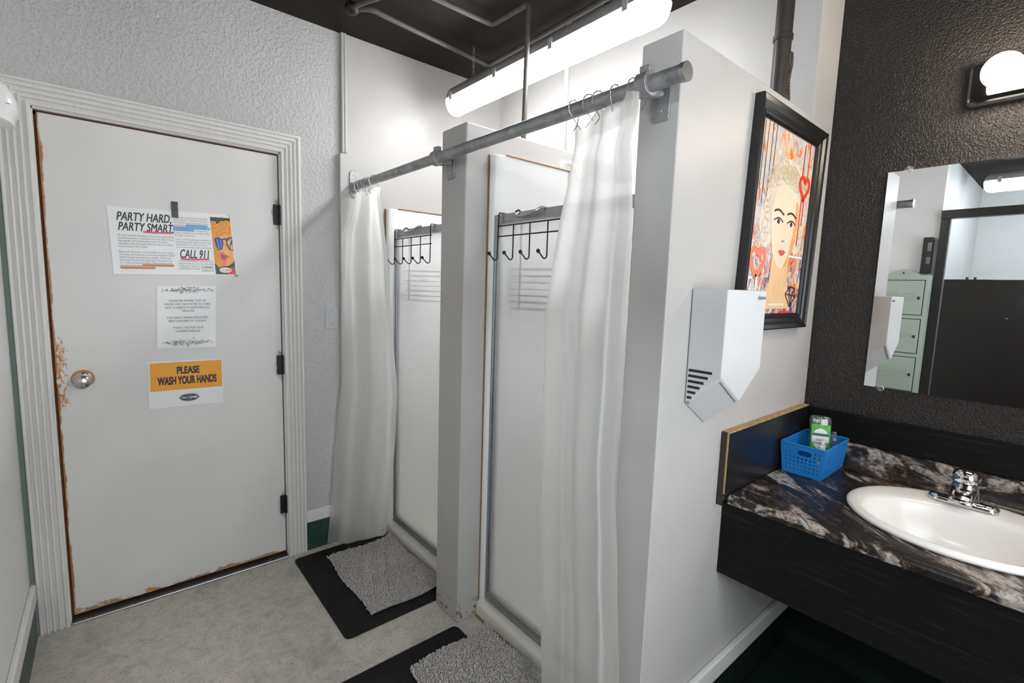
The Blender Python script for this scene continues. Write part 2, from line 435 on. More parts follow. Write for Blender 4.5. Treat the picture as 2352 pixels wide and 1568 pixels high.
M['fill_tube'] = emit('added_fill_lamp_diffuser', (.98, .985, 1, 1), 12.0)
M['bulb'] = emit('lit_globe_bulb', (1, .86, .70, 1), BULB)
M['artglass'] = None

# ------------------------------------------------------------------ setting
H = 2.69; XS = 1.2544; XM = 2.2895; YE = -1.8813; YE0 = -1.775; XB = 2.17; ZT = 2.068; XL = -.119; YR = -3.35
XO = -1.75      # far wall of the toilet alcove
struct(MB().box(XO-.1, XM+.2, YR-.1, .15, -.1, 0).build('floor', MW['floor']))
cl = struct(MB().box(XO-.1, XM+.2, YR-.1, .15, H, H+.1).build('ceiling', MW['ceiling']))
MB().prism([(1.23, -.62), (1.95, -.62), (1.95, -1.08), (1.23, -1.08)], 'z', H-.012, H-.001).build('ceiling_patch', MW['ceiling'], cl)
# door wall (y = 0) with the door opening
DX0, DX1, DZ = -.012, .838, 2.05
wb = MB()
wb.box(XO-.1, DX0-.012, 0, .14, 0, H); wb.box(DX1+.012, XM+.2, 0, .14, 0, H); wb.box(DX0-.012, DX1+.012, 0, .14, DZ+.012, H)
struct(wb.build('wall_back', MW['door_wall']))
struct(MB().box(XL-.1, XL, -1.847, 0, 0, H).build('wall_left', MW['left_wall']))
struct(MB().box(XM, XM+.12, YR, 0, 0, H).build('wall_right', MW['dark_wall']))
WX0, WX1, WZ0, WZ1 = .10, 1.55, .70, 2.05
fw = MB()
fw.box(XO-.1, WX0, YR-.1, YR, 0, H).box(WX1, XM+.12, YR-.1, YR, 0, H).box(WX0, WX1, YR-.1, YR, 0, WZ0).box(WX0, WX1, YR-.1, YR, WZ1, H)
struct(fw.build('wall_front', MW['left_wall']))
win = bpy.data.objects.new('added_window_1', None); COL.objects.link(win); win.location = (WX0, YR, WZ0); struct(win)  # unseen window added behind the camera to brighten the door and floor
wf = MB()
for a, b, c_, d_ in ((WX0, WX1, WZ0, WZ0+.05), (WX0, WX1, WZ1-.05, WZ1), (WX0, WX0+.05, WZ0, WZ1), (WX1-.05, WX1, WZ0, WZ1), ((WX0+WX1)/2-.025, (WX0+WX1)/2+.025, WZ0, WZ1)): wf.box(a, b, YR-.07, YR-.03, c_, d_)
wf.build('added_window_frame', MW['trim'], win)
MB().box(WX0+.04, WX1-.04, YR-.053, YR-.048, WZ0+.04, WZ1-.04).build('added_window_pane', M['clear'], win)
pl_ = bpy.data.lights.new('added_window_portal', 'AREA'); pl_.shape = 'RECTANGLE'; pl_.size = WX1-WX0; pl_.size_y = WZ1-WZ0; pl_.cycles.is_portal = True
po = bpy.data.objects.new('added_window_portal', pl_); COL.objects.link(po); po.location = ((WX0+WX1)/2, YR-.085, (WZ0+WZ1)/2); po.rotation_euler = (radians(90), 0, 0)
struct(MB().box(XO-.1, XO, YR, 0, 0, H).build('wall_alcove', MW['alcove']))
sf = MB().box(XO, XL-.02, YR, -1.847, 2.46, 2.52); struct(sf.build('ceiling_alcove', MW['ceiling']))
struct(MB().box(XO, XL-.1, -1.847, -1.78, 0, H).build('wall_alcove_side', MW['alcove']))
# smooth panel around the showers
struct(MB().box(1.135, XB, -.012, 0, ZT+.03, H).box(1.118, XB, -.034, 0, 0, ZT+.03).build('wall_shower_left', MW['satin'], bevel=.002))
struct(MB().box(XB, XM, YE0, 0, 0, H).build('wall_shower_back', MW['satin']))
struct(MB().box(XS, XB, -.973, -.797, 0, ZT).build('wall_center', MW['satin'], bevel=.006, seg=3))
struct(MB().box(XS, XM, YE, -1.765, 0, ZT).box(2.088, XM, YE, -1.765, ZT-.001, H).build('wall_near', MW['satin'], bevel=.003))
t1 = MB()
for xx in (1.139, 1.153): t1.tube([(xx, -.016, ZT+.04), (xx, -.016, H-.002)], .0075, 8)
struct(t1.build('trim_1', MW['satin'], smooth=True))
# baseboards: dark green base, white cap
def baseboard(name, x0, x1, y0, y1, grow, mat=None):
    """grow: (dx,dy) thickness direction of the cap"""
    b = struct(MB().box(x0, x1, y0, y1, 0.0, .158).build(name, mat or MW['green'], bevel=.003))
    cx0, cx1, cy0, cy1 = x0, x1, y0, y1
    c = MB().box(min(cx0, cx0+grow[0]), max(cx1, cx1+grow[0]), min(cy0, cy0+grow[1]), max(cy1, cy1+grow[1]), .157, .224)
    c.build('cap_moulding', MW['trim'], b, bevel=.006, seg=3); return b
baseboard('baseboard_left', XL, XL+.012, -1.53, -.024, (.006, 0))
baseboard('baseboard_back', .9285, 1.117, -.012, 0, (0, -.006))
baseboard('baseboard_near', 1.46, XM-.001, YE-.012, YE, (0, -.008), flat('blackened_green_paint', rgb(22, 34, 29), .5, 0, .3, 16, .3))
pl = struct(MB().box(1.46, XM-.001, YR+.001, YE-.013, 0, .018).build('added_floor_board', flat('near_black_green_paint', rgb(22, 38, 32), .6, 0, .2, 20, .25), bevel=.003))  # near-black board added over the floor below the counter
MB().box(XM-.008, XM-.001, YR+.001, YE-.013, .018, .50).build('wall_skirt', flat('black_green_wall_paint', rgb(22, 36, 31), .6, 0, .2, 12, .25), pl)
struct(MB().box(XL, -.0985, -.004, 0, .22, 2.12).build('trim_2', flat('grey_green_edge_paint', rgb(116, 130, 122), .5)))

# ------------------------------------------------------------------ door
door = bpy.data.objects.new('door_1', None); COL.objects.link(door); door.location = (0, 0, 0); struct(door)
def casing():
    prof = [(0, 0), (0, -.016)]
    nf = 4; w = .0155; u = .010
    prof += [(.003, -.021), (.010, -.021)]
    for k in range(nf):
        a = .012+k*.0185
        prof += [(a+.002, -.012), (a+.006, -.0085), (a+.010, -.0125), (a+.0125, -.021), (a+.0185, -.021)]
    prof += [(.0885, -.020), (.0905, -.016), (.0905, 0)]
    xl, xr, zi = DX0, DX1, DZ
    st = []
    for u, y in prof:
        st.append([(xl-u, y, 0), (xl-u, y, zi+u), (xr+u, y, zi+u), (xr+u, y, 0)])
    mb = MB(); n = len(prof)
    vs = [p for s in st for p in s]; fs = []
    for i in range(n-1):
        for k in range(3): fs.append((i*4+k, i*4+k+1, (i+1)*4+k+1, (i+1)*4+k))
    fs.append([i*4 for i in range(n)]); fs.append([i*4+3 for i in range(n)])
    mb.add(vs, fs); return mb
casing().build('door_casing', MW['trim'], door)
jb = MB(); jb.box(DX0-.012, DX0+.004, -.001, .10, 0, DZ); jb.box(DX1-.004, DX1+.012, -.001, .10, 0, DZ); jb.box(DX0-.012, DX1+.012, -.001, .10, DZ-.006, DZ+.012)
jb.box(DX0, DX1, .062, .075, 0, DZ)     # blocks the void behind the leaf
jb.build('door_jamb', MW['trim'], door)
dk = MB().box(DX0+.004, DX1-.004, .020, .026, DZ-.022, DZ-.006).box(DX0+.0038, DX0+.010, .020, .026, .02, DZ-.01); dk.build('door_stop', M['brownrust'], door)
leaf = MB().box(0, .829, .012, .052, .026, 2.036).build('door_leaf', MW['leaf'], door, bevel=.0015)
th = MB().box(DX0+.004, DX1-.004, -.004, .061, 0, .010).build('threshold', flat('dark_worn_threshold', rgb(70, 58, 50), .6, 0, .3, 30), door)
fs_ = MB().box(DX0+.005, DX1-.005, -.022, -.004, 0, .009)
fs_.build('threshold_strip', M['alu'], door, bevel=.003)
sc_ = MB()
for k in range(6): sc_.lathe([(.0045, 0), (.004, .0015)], (.06+.14*k, -.013, .009), 'z', 10)
sc_.build('threshold_screws', M['brownrust'], door)
kb = MB().lathe([(.033, .0118), (.033, .007), (.030, .004), (.012, .002), (.0115, -.018), (.016, -.022), (.026, -.030), (.0285, -.042), (.027, -.052), (.020, -.058), (.006, -.060)], (.078, 0, 1.018), 'y', 32)
kb.build('door_knob', M['nickel'], leaf, smooth=True, angle=60)
mk = MB().lathe([(.037, .0118), (.0365, .0112)], (.079, 0, 1.022), 'y', 22); mk.build('bare_wood_ring', ink('bare_wood', 196, 128, 48), leaf)
for hz in (1.758, 1.02, .285):
    h = MB().box(.806, .8325, .008, .0135, hz-.048, hz+.048)
    for k in range(3): h.lathe([(.0062, -.016), (.0062, .015)], (.834, .004, hz+(k-1)*.032), 'z', 10)
    for k in (-.03, 0, .03): h.lathe([(.004, .008), (.003, .0065)], (.816, 0, hz+k), 'y', 8)
    h.build('hinge', M['blackmetal'], leaf, smooth=True)

# ------------------------------------------------------------------ posters on the door
YP = .0112
def sheet_obj(name, quad, label, cat='poster', margin=.006, lam=True):
    sh = Sheet(*[(x, YP, z) for x, z in quad], (0, -1, 0))
    base = sum((Vector(q) for q in sh.q), Vector())/4
    root = thing(name, (base.x, YP, min(q.z for q in sh.q)), label, cat)
    mb = MB(); A = [sh.P(0, 0), sh.P(1, 0), sh.P(1, 1), sh.P(0, 1)]
    B = [sh.P(0, 0, .0012), sh.P(1, 0, .0012), sh.P(1, 1, .0012), sh.P(0, 1, .0012)]
    mb.add(A+B, [(0, 1, 2, 3), (4, 5, 6, 7), (0, 1, 5, 4), (1, 2, 6, 5), (2, 3, 7, 6), (3, 0, 4, 7)])
    mb.build('paper_sheet', M['paper'], root)
    return sh, root
D1, D2, D3, D4 = .0016, .0020, .0024, .0028
# --- poster: party hard
sh, root = sheet_obj('safety_poster', [(.186, 1.719), (.623, 1.734), (.641, 1.459), (.195, 1.447)], 'wide white poster headed PARTY HARD, PARTY SMART with an orange portrait strip, on the door')
hi = MB(); sh.stroke(hi, [(.25, .352), (.33, .356), (.42, .352), (.488, .346)], .008, D1); hi.build('pink_underline', M['pinkink'], root); hi = MB(); sh.stroke(hi, [(.525, .748), (.6, .752), (.69, .748), (.768, .742)], .008, D1); hi.build('pink_underline', M['pinkink'], root)
hb = MB()
for u0, u1, v in ((.60, .79, .215), (.495, .805, .252), (.49, .665, .288)): sh.poly(hb, [(u0, v-.018), (u1-.01, v-.02), (u1, v), (u1-.008, v+.02), (u0+.006, v+.022), (u0-.01, v+.004)], D1+.0001*u0)
hb.build('blue_highlight', M['blueink'], root)
ho = MB()
for u0, u1, v in ((.222, .462, .857), (.055, .312, .897)): sh.poly(ho, [(u0, v-.016), (u1, v-.016), (u1+.008, v), (u1-.004, v+.017), (u0+.006, v+.017), (u0-.006, v)], D1)
ho.build('orange_highlight', M['orangeink'], root)
tx = MB()
sh.text(tx, 'PARTY HARD,', .062, .478, .072, .195, D2, .018, .30)
sh.text(tx, 'PARTY SMART.', .066, .492, .222, .342, D2, .018, .30)
tx.build('headline_text', M['ink'], root); tx = MB(); sh.text(tx, 'CALL 911', .525, .772, .60, .73, D2, .018, .30)
tx.build('emergency_text', M['ink'], root); tx = MB(); sh.text(tx, 'CHEERS,', .69, .795, .855, .895, D2, .0, 0)
sh.text(tx, 'CAMBIE FAM XO', .695, .798, .92, .942, D2, .0, 0)
tx.build('closing_text', M['ink'], root)
bt = MB()
L1 = ["Hi there Cambie Hostellers, we're sure you're pretty", "excited to be here in Vancouver and can't wait to hit up", "the nightlife, and entertainment scene. We know", "everyone is here for a good time and trust us, we know", "how to party at The Cambie."]
W1 = [.43, .425, .37, .415, .215]
for k, (l, w) in enumerate(zip(L1, W1)): sh.text(bt, l, .058, .058+w, .402+k*.0415, .425+k*.0415, D2)
bt.build('body_text', M['greyink'], root); bt = MB()
L2 = ["Right now Vancouver is in the middle of a crisis. Drugs", "are being cut/mixed with a seriously dangerous opioid", "called Fentanyl and even more deadly - Carfentanil.", "Just 2mg of Carfentanil can be fatal. No drug is safe.", "In a recent street test by UBC, 100% of drugs tested", "contained fentanyl. These are not the same", "drugs you find at home..."]
W2 = [.415, .42, .395, .40, .395, .40, .26]
for k, (l, w) in enumerate(zip(L2, W2)): sh.text(bt, l, .055, .055+w, .648+k*.0412, .671+k*.0412, D2)
bt.build('body_text', M['greyink'], root); bt = MB()
L3 = ["We strongly recommend not participating", "in any drug use in Vancouver. Honestly,", "this is the best advice we can give. It is not", "worth the risk. In 2017 a record", "1432 people died from drug", "overdoses in BC. It can happen to", "anyone, including young travellers out for", "the night... just like you."]
W3 = [.29, .285, .295, .265, .265, .285, .29, .17]
for k, (l, w) in enumerate(zip(L3, W3)): sh.text(bt, l, .498, .498+w, .085+k*.0395, .108+k*.0395, D2)
bt.build('body_text', M['greyink'], root); bt = MB()
L4 = ["If you or another guest feels unwell after", "taking drugs please notify front desk staff", "immediately, we are here to help you.", "If you suspect another guest is overdosing"]
for k, (l, w) in enumerate(zip(L4, [.285, .295, .265, .29])): sh.text(bt, l, .50, .50+w, .428+k*.0405, .451+k*.0405, D2)
bt.build('body_text', M['greyink'], root); bt = MB()
L5 = ["You will be protected by a Good Samaritan", "Drug Overdose Act, even if you have drugs", "or have taken drugs you", "will NOT get into trouble."]
for k, (l, w) in enumerate(zip(L5, [.295, .295, .17, .175])): sh.text(bt, l, .505, .505+w, .765+k*.041, .788+k*.041, D2)
bt.build('body_text', M['greyink'], root)
# portrait strip (plain stand-in face in sunglasses)
A0, A1, B0, B1 = .812, .992, .055, .985
def su(u): return A0+(A1-A0)*u
def sv(v): return B0+(B1-B0)*v
def spoly(mb, pts, d): sh.poly(mb, [(su(a), sv(b)) for a, b in pts], d)
pb = MB(); spoly(pb, [(0, 0), (1, 0), (1, 1), (0, 1)], D1); strip = pb.build('portrait_strip', ink('dark_teal_print', 24, 58, 48), root)
hr = MB(); spoly(hr, [(0, .10), (.2, .07), (.5, .09), (.8, .04), (1, .08), (1, .5), (.55, .6), (.5, .85), (.2, .88), (0, .80)], D1+.0002)
for k in range(46):
    a = random.random(); b = .05+.3*random.random(); sh.ell(hr, su(a*.95+.02), sv(b), .011, .013, D1+.0002+.00001*k, 8)
hr.build('orange_hair_print', flat('orange_print', rgb(238, 150, 40), .35, 0, .25, 140), strip)
fc = MB(); spoly(fc, [(.22, .36), (.5, .30), (.85, .28), (1, .30), (1, .74), (.9, .80), (.7, .84), (.52, .86), (.42, .80), (.3, .62)], D2); fc.build('face_print', flat('yellow_pink_print', rgb(246, 170, 80), .35, 0, .2, 30), strip)
pk = MB(); spoly(pk, [(.28, .60), (.5, .62), (.62, .74), (.52, .86), (.42, .80)], D2+.0002); pk.build('pink_shade_print', ink('pink_print', 240, 110, 120), strip)
gl = MB(); spoly(gl, [(.10, .37), (.30, .34), (.50, .38), (.54, .44), (.46, .55), (.26, .58), (.14, .50)], D3); spoly(gl, [(.66, .37), (.86, .34), (1, .33), (1, .57), (.82, .57), (.68, .48)], D3); spoly(gl, [(.48, .37), (.7, .355), (.7, .375), (.48, .40)], D3); gl.build('sunglasses_print', ink('violet_print', 66, 44, 132), strip)
g2 = MB()
spoly(g2, [(.2, .38), (.27, .37), (.33, .55), (.26, .56)], D4); spoly(g2, [(.38, .38), (.45, .40), (.42, .53), (.38, .54)], D4); g2.build('blue_glint_print', ink('cyan_print', 70, 160, 220), strip)
g3 = MB(); spoly(g3, [(.72, .42), (.9, .36), (.97, .36), (.8, .52)], D4); spoly(g3, [(.86, .5), (.98, .45), (.98, .55), (.88, .56)], D4); g3.build('gold_glint_print', ink('gold_print', 236, 190, 70), strip)
lp = MB(); spoly(lp, [(.30, .67), (.42, .64), (.50, .655), (.60, .65), (.78, .69), (.62, .70), (.56, .74), (.40, .735)], D3); lp.build('lips_print', ink('magenta_print', 214, 52, 110), strip)
rd = MB(); spoly(rd, [(.62, .90), (.95, .86), (1, .9), (1, 1), (.6, 1)], D2); rd.build('red_print', ink('red_print', 222, 52, 44), strip)
ov = MB(); sh.ell(ov, su(.5), sv(.925), .055, .045, D3); ov.build('oval_badge', M['paper'], strip)
ot = MB(); sh.text(ot, 'THE CAMBIE', su(.5)-.046, su(.5)+.046, .90, .932, D4, .02); sh.text(ot, 'EST. 1897', su(.5)-.016, su(.5)+.016, .94, .95, D4); ot.build('badge_text', ink('badge_orange', 226, 110, 60), strip)
GT = ink('green_tack', 38, 168, 84); gt = MB(); sh.poly(gt, [(.975, .995), (1.0, .985), (1.015, 1.0), (1.012, 1.02), (.985, 1.022)], D2); gt.build('green_tack', GT, root); gt = MB(); sh.poly(gt, [(.965, -.002), (.985, .012), (1.0, .04), (.995, .045)], D2); gt.build('green_tack', GT, root)
tp = MB().box(.400, .424, YP-.0036, YP-.0030, 1.697, 1.7655); tag(tp.build('tape_strip', flat('black_glossy_tape', rgb(26, 25, 25), .22, 0, .15, 60)), 'short black tape strip holding the top of the widest poster', 'tape')
# --- poster: hot water notice
sh, root = sheet_obj('notice_sheet', [(.335, 1.401), (.555, 1.409), (.546, 1.126), (.326, 1.133)], 'white laminated notice about hot shower water, between the other two door posters', 'notice')
NTM = flat('brown_grey_print', rgb(126, 112, 104), .45)
nt = MB()
for l, c, v, w in (("PLEASE BE AWARE THAT IN", .505, .238, .62), ("ORDER FOR THE WATER TO TURN", .505, .293, .775), ("HOT, IT NEEDS TO RUN FOR 5-10", .505, .349, .745), ("MINUTES.", .515, .403, .215), ("THIS ONLY APPLIES FOR EVERY", .51, .512, .71), ("FIRST SHOWER OF THE DAY.", .51, .566, .65), ("THANK YOU FOR YOUR", .515, .674, .525), ("UNDERSTANDING.", .515, .730, .42)):
    if l.startswith(('THIS', 'THANK')): nt.build('notice_text', NTM, root); nt = MB()
    sh.text(nt, l, c-w/2, c+w/2, v-.017, v+.015, D2, .008)
nt.build('notice_text', NTM, root)
od = MB(); rr = random.Random(3)
for top in (1, 0):
    od = MB()
    for k in range(190):
        x = rr.gauss(0, .22)
        if abs(x) > .46: continue
        env = .045*(1-abs(x)/.5)+.012; y = .055+abs(x)*.04+rr.gauss(0, env*.5)
        if rr.random() < .08: y += .05*rr.random(); x = rr.choice((-.12, .1))+rr.gauss(0, .02)
        v = y if top else .985-y
        a = rr.random()*6.3; r1 = .004+.014*rr.random(); sh.ell(od, .5+x, min(max(v, .02), .98), r1, .003+.005*rr.random(), D2+.000004*k, 6, rot=rr.gauss(0, .5))
    od.build('ornament_print', M['inkdust'], root)
# --- poster: wash your hands
sh, root = sheet_obj('handwash_sign', [(.291, 1.074), (.570, 1.069), (.567, .861), (.286, .866)], 'amber and white PLEASE WASH YOUR HANDS sign, lowest sheet on the door', 'sign')
ab = MB(); sh.poly(ab, [(.018, .035), (.985, .02), (.988, .625), (.022, .635)], D1); ab.build('amber_panel', M['amber'], root)
hw = MB(); sh.text(hw, 'PLEASE', .37, .668, .135, .28, D2, .05); sh.text(hw, 'WASH YOUR HANDS', .118, .905, .345, .505, D2, .05); hw.build('sign_text', M['ink'], root)
el = MB(); sh.ell(el, .525, .815, .138, .088, D1, 36); bd = el.build('oval_badge', M['ink'], root)
er = MB()
for a in range(36):
    p = [(.525+k*cos(2*pi*b/36), .815+k2*sin(2*pi*b/36)) for b in (a, a+1) for k, k2 in ((.132, .082), (.126, .075))]
    sh.poly(er, [p[0], p[2], p[3], p[1]], D2)
sh.text(er, 'THE CAMBIE', .415, .635, .792, .842, D2, .02); sh.text(er, 'HOSTELS', .485, .565, .757, .77, D2); sh.text(er, 'EST. 1897', .485, .565, .862, .874, D2)
er.build('badge_text', M['paper'], bd)

# ------------------------------------------------------------------ wall plate beside the curtain
pr = thing('cover_plate', (1.079, 0, 1.197), 'blank grey painted cover plate on the textured wall left of the far curtain', 'wall plate')
MB().box(1.043, 1.1155, -.005, 0, 1.197, 1.314).build('plate', flat('plate_grey_paint', rgb(192, 194, 198), .4), pr, bevel=.002)
for z in (1.222, 1.289): MB().lathe([(.0035, -.005), (.003, -.0062)], (1.079, 0, z), 'y', 10).build('screw', M['galv'], pr)

# ------------------------------------------------------------------ shower stalls
def shower(ya, yb, ztop, lab, zdoor, jl, jr):
    root = thing('shower_stall', (1.7, (ya+yb)/2, 0), lab, 'shower stall')
    i = .04
    inner = [(1.365, ya-.001), (1.365, ya-.02), (1.372, ya-.032), (1.39, ya-.038), (1.41, ya-i), (2.08, ya-i), (2.115, ya-i-.012), (2.13, ya-i-.05),
             (2.13, yb+i+.05), (2.115, yb+i+.012), (2.08, yb+i), (1.41, yb+i), (1.39, yb+.038), (1.372, yb+.032), (1.365, yb+.02), (1.365, yb+.001)]
    outer = [(XB-.002, yb+.001), (XB-.002, ya-.001)]
    MB().prism(inner+outer, 'z', .0, ztop).build('surround', M['fiberglass'], root, smooth=True, bevel=.006, seg=2, angle=50)
    sill = [(1.352, 0), (1.350, .045), (1.354, .060), (1.366, .070), (1.385, .078), (1.40, .092), (1.44, .092), (1.47, .05), (1.47, .03), (2.13, .03), (2.13, 0)]
    mb = MB(); o = len(mb.v); mb.prism([(p[0], p[1]) for p in sill], 'y', yb+.004, ya-.004); mb.build('sill', flat('cream_fibreglass', rgb(226, 222, 212), .3, 0, .03, 6), root, smooth=True, angle=50)
    ck = MB(); ck.tube([(1.42, ya-i-.001, ztop+.001), (2.1, ya-i-.001, ztop+.001)], .003, 6); ck.tube([(1.366, ya-.002, .01), (1.363, ya-.002, ztop)], .0028, 6)
    ck.tube([(1.348, yb+.01, .004), (1.348, ya-.01, .004)], .004, 6)
    ck.build('caulk_line', M['caulk'], root)
    x0, x1, zb = 1.378, 1.402, .09
    m = MB()
    for a, b in ((jl, jl-.028), (jr+.028, jr)):
        m.box(x0, x1, a, b, zb, zdoor); mid = (a+b)/2; m.box(x0-.006, x0, mid-.004, mid+.004, zb, zdoor-.002); m.box(x0-.003, x0, a-.006, a-.001, zb, zdoor-.002)
    m.box(x0-.002, x1+.002, jr+.004, jl-.004, zdoor-.036, zdoor).box(x0-.004, x0, jr+.03, jl-.03, zdoor-.030, zdoor-.024)
    m.box(x0-.004, x1+.002, jr+.004, jl-.004, zb, zb+.034).box(x0-.010, x0-.002, jr+.01, jl-.01, zb, zb+.010)
    d = m.build('shower_door', M['alu'], root, bevel=.0015)
    MB().box(1.386, 1.392, jr+.02, jl-.02, zb+.03, zdoor-.03).build('glass_pane', M['frost'], d)
    MB().tube([(x0-.008, jl-.03, zb+.036), (x0-.008, jr+.03, zb+.036)], .0022, 6).build('bottom_seal', M['caulk'], d)
    ys = jl-.15
    g = MB(); g.tube([(x0-.002, ys, zdoor-.008), (x0-.016, ys, zdoor-.014), (x0-.022, ys-.012, zdoor-.020), (x0-.022, ys-.07, zdoor-.019), (x0-.022, ys-.12, zdoor-.010), (x0-.012, ys-.132, zdoor), (x0+.004, ys-.14, zdoor+.004)], .006, 8)
    g.build('pull_grip', M['alu'], d, smooth=True)
    return root
shower(-.036, -.797, 1.850, 'far white fibreglass shower stall with frosted glass door, next to the door wall', 1.726, -.118, -.752)
near_stall = shower(-.974, -1.764, 1.965, 'near white fibreglass shower stall with frosted glass door, right of the grey pillar', 1.728, -1.004, -1.735)

# hook racks over the shower doors
def hook_rack(y0, ztop, lab, x=1.366, pitch=.0935):
    root = thing('hook_rack', (x, y0, ztop-.2), lab, 'hook rack', 'over-door hook racks')
    r = .0026; y4 = y0-4*pitch
    for zz in (ztop-.048, ztop-.088): MB().tube([(x, y0+.008, zz), (x, y4-.008, zz)], r, 8).build('crossbar', M['bronze'], root, smooth=True)
    for k in range(5):
        y = y0-k*pitch; top = ztop+.004 if k in (0, 4) else ztop-.048
        pts = []
        if k in (0, 4): pts += [(x+.055, y-.004, top-.016), (x+.050, y, top-.002), (x+.036, y, top), (x+.002, y, top), (x-.001, y, top-.006)]
        else: pts += [(x-.003, y, top)]
        pts += [(x-.003, y, ztop-.165)]
        cx, cz, R = x-.0155, ztop-.168, .0125
        pts += [(cx+R*cos(a), y, cz-R*sin(a)) for a in [pi*j/8*.62 for j in range(1, 9)]]
        ex = pts[-1]; pts += [(ex[0]-.022, y, ex[2]+.020)]
        MB().tube(pts, r, 8).build('hook', M['bronze'], root, smooth=True)
        MB().sphere((pts[-1][0]-.003, y, pts[-1][2]+.003), .0075, 12, 8).build('ball_tip', M['black'], root, smooth=True)
    return root
hook_rack(-.150, 1.7265, 'dark wire five-hook rack hung over the far shower door')
hook_rack(-1.047, 1.7285, 'dark wire five-hook rack hung over the near shower door')
# wire caddies inside the doors
def caddy(y, ztop, zlo, lab, n=7, w=.26):
    x = 1.425; root = thing('shower_caddy', (x, y, zlo), lab, 'shower caddy')
    p = MB(); p.tube([(1.398, y, ztop-.03), (1.396, y, ztop+.004), (1.408, y, ztop+.008), (x, y, ztop), (x, y, zlo)], .004, 8); p.build('hanging_post', M['blackmetal'], root, smooth=True)
    for k in range(n):
        z = zlo+.004+k*.0262
        MB().tube([(x, y+.045, z), (x, y-w, z), (x+.10, y-w, z), (x+.10, y+.045, z)], .0022, 6, closed=True).build('wire_ring', M['blackmetal'], root)
    return root
caddy(-1.115, 1.733, 1.355, 'black wire caddy behind the near frosted shower door')
caddy(-.20, 1.731, 1.352, 'black wire caddy behind the far frosted shower door', 7, .20)

# shower head above the near stall
hd = MB().lathe([(.012, .03), (.016, .01), (.032, -.02), (.034, -.032), (.03, -.036)], (0, 0, 0), 'z', 24)
for i, v in enumerate(hd.v): hd.v[i] = Matrix.Rotation(radians(-25), 3, 'X') @ v + Vector((1.78, -1.068, 1.94))
hd = hd.build('shower_head', M['chrome'], near_stall, smooth=True); hd['label'] = 'white and chrome shower head on a short arm'
MB().tube([(1.78, -.976, 2.0), (1.78, -1.02, 2.0), (1.78, -1.045, 1.985), (1.78, -1.06, 1.96)], .011, 12).build('arm', M['whiteplastic'], hd, smooth=True)
MB().lathe([(.024, 0), (.024, -.006), (.012, -.012)], (1.78, -.9742, 2.0), 'y', 20).build('flange', M['whiteplastic'], hd)

# ------------------------------------------------------------------ curtain rod
XR, ZR = 1.19, 1.938
rod = thing('curtain_rod', (XR, -.973, ZR), 'long grey galvanised pipe rod carrying both shower curtains', 'curtain rod')
MB().tube([(XR, -.037, ZR+.002), (XR, -1.936, ZR-.002)], .0195, 24).build('pipe', M['galv'], rod, smooth=True)
MB().lathe([(.0215, -1.938), (.0215, -1.926), (.0195, -1.925)], (XR, 0, ZR-.002), 'y', 24).build('end_cap', M['alu'], rod, smooth=True)
# wall flange: oval plate with a socket
ovl = [(XR+.026*cos(a), ZR+.030+(.030 if sin(a) > 0 else -.058)+.026*sin(a)) for a in [2*pi*k/28 for k in range(28)]]
MB().prism(ovl, 'y', -.040, -.0345).lathe([(.026, -.0345), (.026, -.060), (.022, -.061)], (XR, 0, ZR), 'y', 24).build('wall_flange', M['galv'], rod, smooth=True, bevel=.002)
MB().lathe([(.005, -.040), (.004, -.043)], (XR, 0, ZR+.062), 'y', 10).build('flange_screw', M['alu'], rod)
for yc, wp in ((-.872, .036), (-1.832, .036)):
    c = MB()
    c.lathe([(.0225, -.017), (.029, -.016), (.029, .016), (.0225, .017)], (XR, yc+.004, ZR), 'y', 24)
    c.box(XR-.010, XR+.010, yc-.010, yc+.018, ZR+.024, ZR+.042)
    c.tube([(XR+.012, yc+.006, ZR-.018), (XR+.035, yc+.008, ZR-.012), (XS-.004, yc, ZR-.006)], .010, 10)
    cl_ = c.build('clamp', M['galv'], rod, smooth=True, bevel=.0015)
    pts = [(yc+sx*(.026 - (.010 if corner else 0)), z) for sx, z, corner in ()]
    p2 = MB(); pl = []
    for cx_, cz_, a0 in ((yc+.016, ZR+.012, 0), (yc-.016, ZR+.012, 90), (yc-.016, ZR-.062, 180), (yc+.016, ZR-.062, 270)):
        for k in range(5):
            a = radians(a0+k*22.5); pl.append((cx_+.010*cos(a), cz_+.010*sin(a)))
    p2.prism(pl, 'x', XS-.006, XS+.0005); p2.build('bracket_plate', M['galv'], rod, bevel=.002)
    MB().lathe([(.007, XS-.006), (.006, XS-.010)], (0, yc, ZR-.048), 'x', 12).build('bracket_screw', M['alu'], rod)

